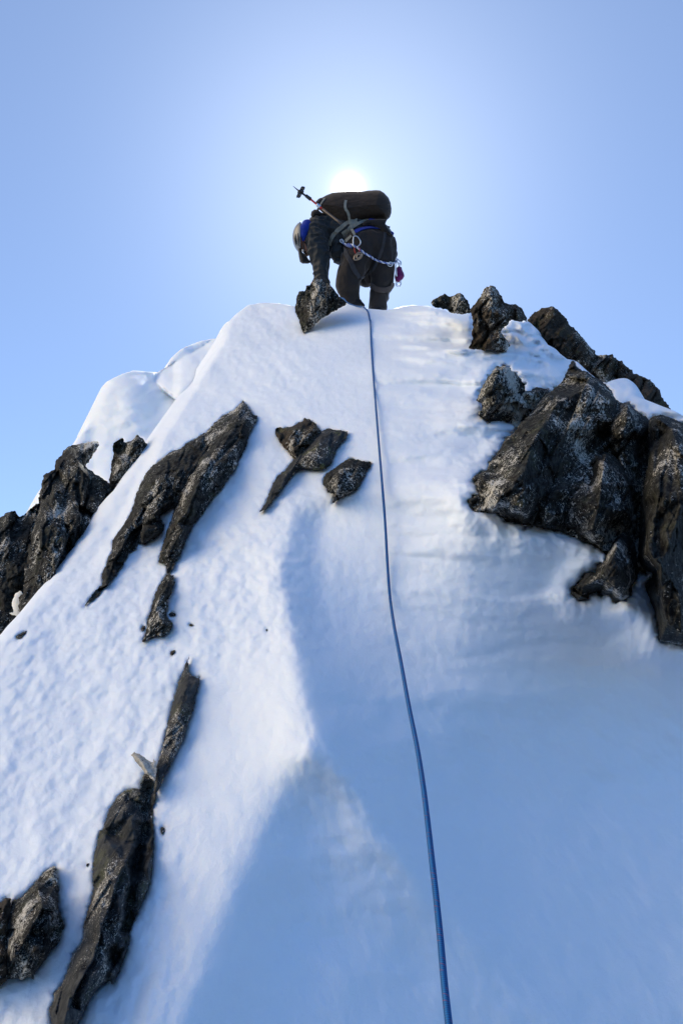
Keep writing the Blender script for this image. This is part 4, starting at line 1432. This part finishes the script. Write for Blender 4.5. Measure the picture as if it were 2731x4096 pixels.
o = metal_thing('belay_device', [([(850, 880), (872, 864), (902, 868), (908, 895), (885, 925), (850, 938), (828, 935), (830, 905)], .007, z2),
                                 ([(858, 890), (880, 880), (895, 895), (880, 915), (855, 920)], .006, z2 - .012)], "bronze belay device dangling from red cord below the large carabiner", M_BRONZE, 'belay device')
v, f = merge([tube(resample([PZ(828, 815, z1), PZ(832, 850, z2), PZ(846, 880, z2)], .01), .0035, 6),
              tube(resample([PZ(868, 795, z1), PZ(880, 815, z1), PZ(885, 828, z2), PZ(875, 866, z2)], .01), .003, 6)])
link_mesh('cord', v, f, M_REDC, o)
bag = pillow('chalk_bag', S_("1292,1002 1322,1018 1330,1050 1346,1080 1351,1110 1335,1140 1308,1162 1292,1178 1258,1166 1248,1120 1256,1060 1270,1020"), -.02, .055, .055, M_PURPLE, None, 1.0, wr=.004, seed=31)
tag(bag, "small purple pouch clipped to the climber's right hip", 'pouch')
v, f = tube(resample([PZ(1282, 930, -.07), PZ(1262, 1000, -.085), PZ(1258, 1070, -.085), PZ(1272, 1110, -.085), PZ(1262, 1020, -.09)], .01), .004, 6)
link_mesh('cord', v, f, bpy.data.materials["white_strand_cord"], bag)
v, f = merge([loop_tube([(1268, 1175), (1300, 1170), (1315, 1190), (1300, 1218), (1272, 1215), (1262, 1195)], .0035, -.03),
              loop_tube([(1280, 1165), (1310, 1160), (1312, 1185), (1290, 1205), (1270, 1195)], .003, -.045)])
link_mesh('wire_loop', v, f, M_METAL, bag)

# trekking pole strapped to the pack, tip up to the left
pole = bpy.data.objects.new('trekking_pole', None)
pole.location = PZ(430, 350, -.12)
col.objects.link(pole)
tag(pole, "red trekking pole strapped to the backpack with its black basket pointing up left", 'trekking pole')


def seg_tube(a, b, r0, r1, n=6):
    A, B = PZ(*a), PZ(*b)
    return tube([A.lerp(B, i / n) for i in range(n + 1)], [r0 + (r1 - r0) * i / n for i in range(n + 1)], 10)


v, f = seg_tube((188, 168, -.10), (240, 212, -.105), .0018, .006)
link_mesh('tip', v, f, M_DARKP, pole)
v, f = seg_tube((240, 212, -.105), (335, 280, -.11), .008, .009)
link_mesh('lower_shaft', v, f, M_DARKP, pole)
v, f = seg_tube((322, 268, -.11), (372, 306, -.115), .014, .016)
link_mesh('collar', v, f, M_DARKP, pole)
v, f = seg_tube((365, 300, -.115), (500, 412, -.14), .0085, .0095)
link_mesh('red_shaft', v, f, M_RED, pole)
v, f = seg_tube((438, 362, -.125), (472, 390, -.13), .015, .016)
link_mesh('clamp', v, f, M_METAL, pole)
v, f = seg_tube((498, 410, -.14), (690, 560, -.24), .011, .012)
link_mesh('upper_shaft', v, f, M_SHAFT, pole)
# basket: a lobed disc with round holes, seen edge-on to the side
ax = (PZ(335, 280, -.11) - PZ(240, 212, -.105)).normalized()
bc = PZ(268, 232, -.107)
e1 = (CAMF * 0.75 + CAMR * 0.5 - CAMU * .2)
e1 = (e1 - ax * e1.dot(ax)).normalized()
e2 = ax.cross(e1)
parts = []
for k in range(6):
    a = k * math.pi / 3 + .3
    cc = bc + (e1 * math.cos(a) + e2 * math.sin(a)) * .038
    rr = [cc + (e1 * math.cos(t) + e2 * math.sin(t)) * .016 for t in [i * math.pi / 6 for i in range(12)]]
    parts.append(tube(rr, .006, 6, closed=True))
rr = [bc + (e1 * math.cos(t) + e2 * math.sin(t)) * .017 for t in [i * math.pi / 8 for i in range(16)]]
parts.append(tube(rr, .008, 6, closed=True))
v, f = merge(parts)
link_mesh('basket', v, f, M_DARKP, pole)

# ------------------------------------------------------------------ rope
def build_rope():
    path = T("Z 600,1330 660,1330 700,1338 725,1352 745,1378 790,1405 850,1424 910,1430 945,1448 970,1485 982,1530 992,1580 W 850,735 852,790 856,850 860,900 868,1000 877,1110 884,1200 889,1290 895,1370 905,1440 920,1520 938,1620 958,1720 "
             "972,1810 983,1900 993,1990 1003,2080 1012,2170 1020,2260 1030,2352 1040,2450 1050,2600")
    path = np.array([tuple(p)[:2] for p in resample([(a, b, 0) for a, b in path], 9)])
    u, v = path.T
    zs_ = sheet_z(u, v)
    zs_ = np.where(v < 1229, np.minimum(zs_, 6.10), zs_)
    kn = T("W 0,1150 0,1370 0,1493 0,1620 0,1800 0,2000 0,2352 0,2600")[:, 1]
    free = np.interp(v, kn, [9, 2.95, 2.25, 1.87, 1.50, 1.26, 1.03, 0.90])
    zs_ = zs_ - 0.045 * sstep(1500, 1720, v) * (1 - sstep(2100, 2300, v))
    z = np.minimum(zs_ - 0.02, free)
    k = np.ones(9) / 9
    zp = np.pad(z, 4, mode='edge')
    z = np.minimum(np.convolve(zp, k, 'valid'), zs_ - 0.006)
    P = [Vector(p) for p in ray(u, v) * z[:, None]]
    # on to the belayer's harness below the camera
    P += [P[-1].lerp(Vector((0.12, 0.25, -0.75)), t) for t in (.25, .5, .75, 1.0)]
    P = resample(P, 0.02)
    V, Fc = tube(P, 0.0060, 12)
    m, b = principled("blue_climbing_rope", (0.01, 0.10, 0.26), 0.75)
    t = m.node_tree
    uvn = N(t, 'ShaderNodeUVMap')
    sep = N(t, 'ShaderNodeSeparateXYZ')
    t.links.new(uvn.outputs[0], sep.inputs[0])
    # braid: two crossing sets of strands, red flecks at intervals
    ua, va = sep.outputs[0], sep.outputs[1]
    s1 = math_node(t, 'SINE', math_node(t, 'ADD', math_node(t, 'MULTIPLY', ua, 12.566), math_node(t, 'MULTIPLY', va, 900)))
    s2 = math_node(t, 'SINE', math_node(t, 'SUBTRACT', math_node(t, 'MULTIPLY', ua, 12.566), math_node(t, 'MULTIPLY', va, 900)))
    pr = math_node(t, 'MULTIPLY', s1, s2)
    base = ramp(t, math_node(t, 'ADD', math_node(t, 'MULTIPLY', pr, 0.5), 0.5), [(0.2, (0.002, 0.045, 0.16)), (0.8, (0.004, 0.15, 0.40))])
    fl = math_node(t, 'SINE', math_node(t, 'ADD', math_node(t, 'MULTIPLY', va, 260), math_node(t, 'MULTIPLY', ua, 6.283)))
    fl2 = math_node(t, 'MULTIPLY', fl, s1)
    base = mix(t, ramp(t, fl2, [(0.84, (0, 0, 0)), (0.92, (0.8, 0.8, 0.8))]), base, (0.28, 0.03, 0.04))
    t.links.new(base, b.inputs['Base Color'])
    bump(t, b, pr, 0.5, 0.001)
    o = link_mesh('rope', V, Fc, m)
    uvl = o.data.uv_layers.new(name="UVMap")
    L = np.concatenate([[0], np.cumsum([(P[i + 1] - P[i]).length for i in range(len(P) - 1)])])
    for p in o.data.polygons:
        if len(p.vertices) != 4:
            continue
        ks = [vi % 12 for vi in p.vertices]
        wrap = (0 in ks) and (11 in ks)
        for li, vi in zip(p.loop_indices, p.vertices):
            kx = vi % 12
            if wrap and kx == 0:
                kx = 12
            uvl.data[li].uv = (kx / 12, L[vi // 12])
    tag(o, "blue climbing rope running from the climber's feet down the snow to the camera", 'rope')


build_rope()
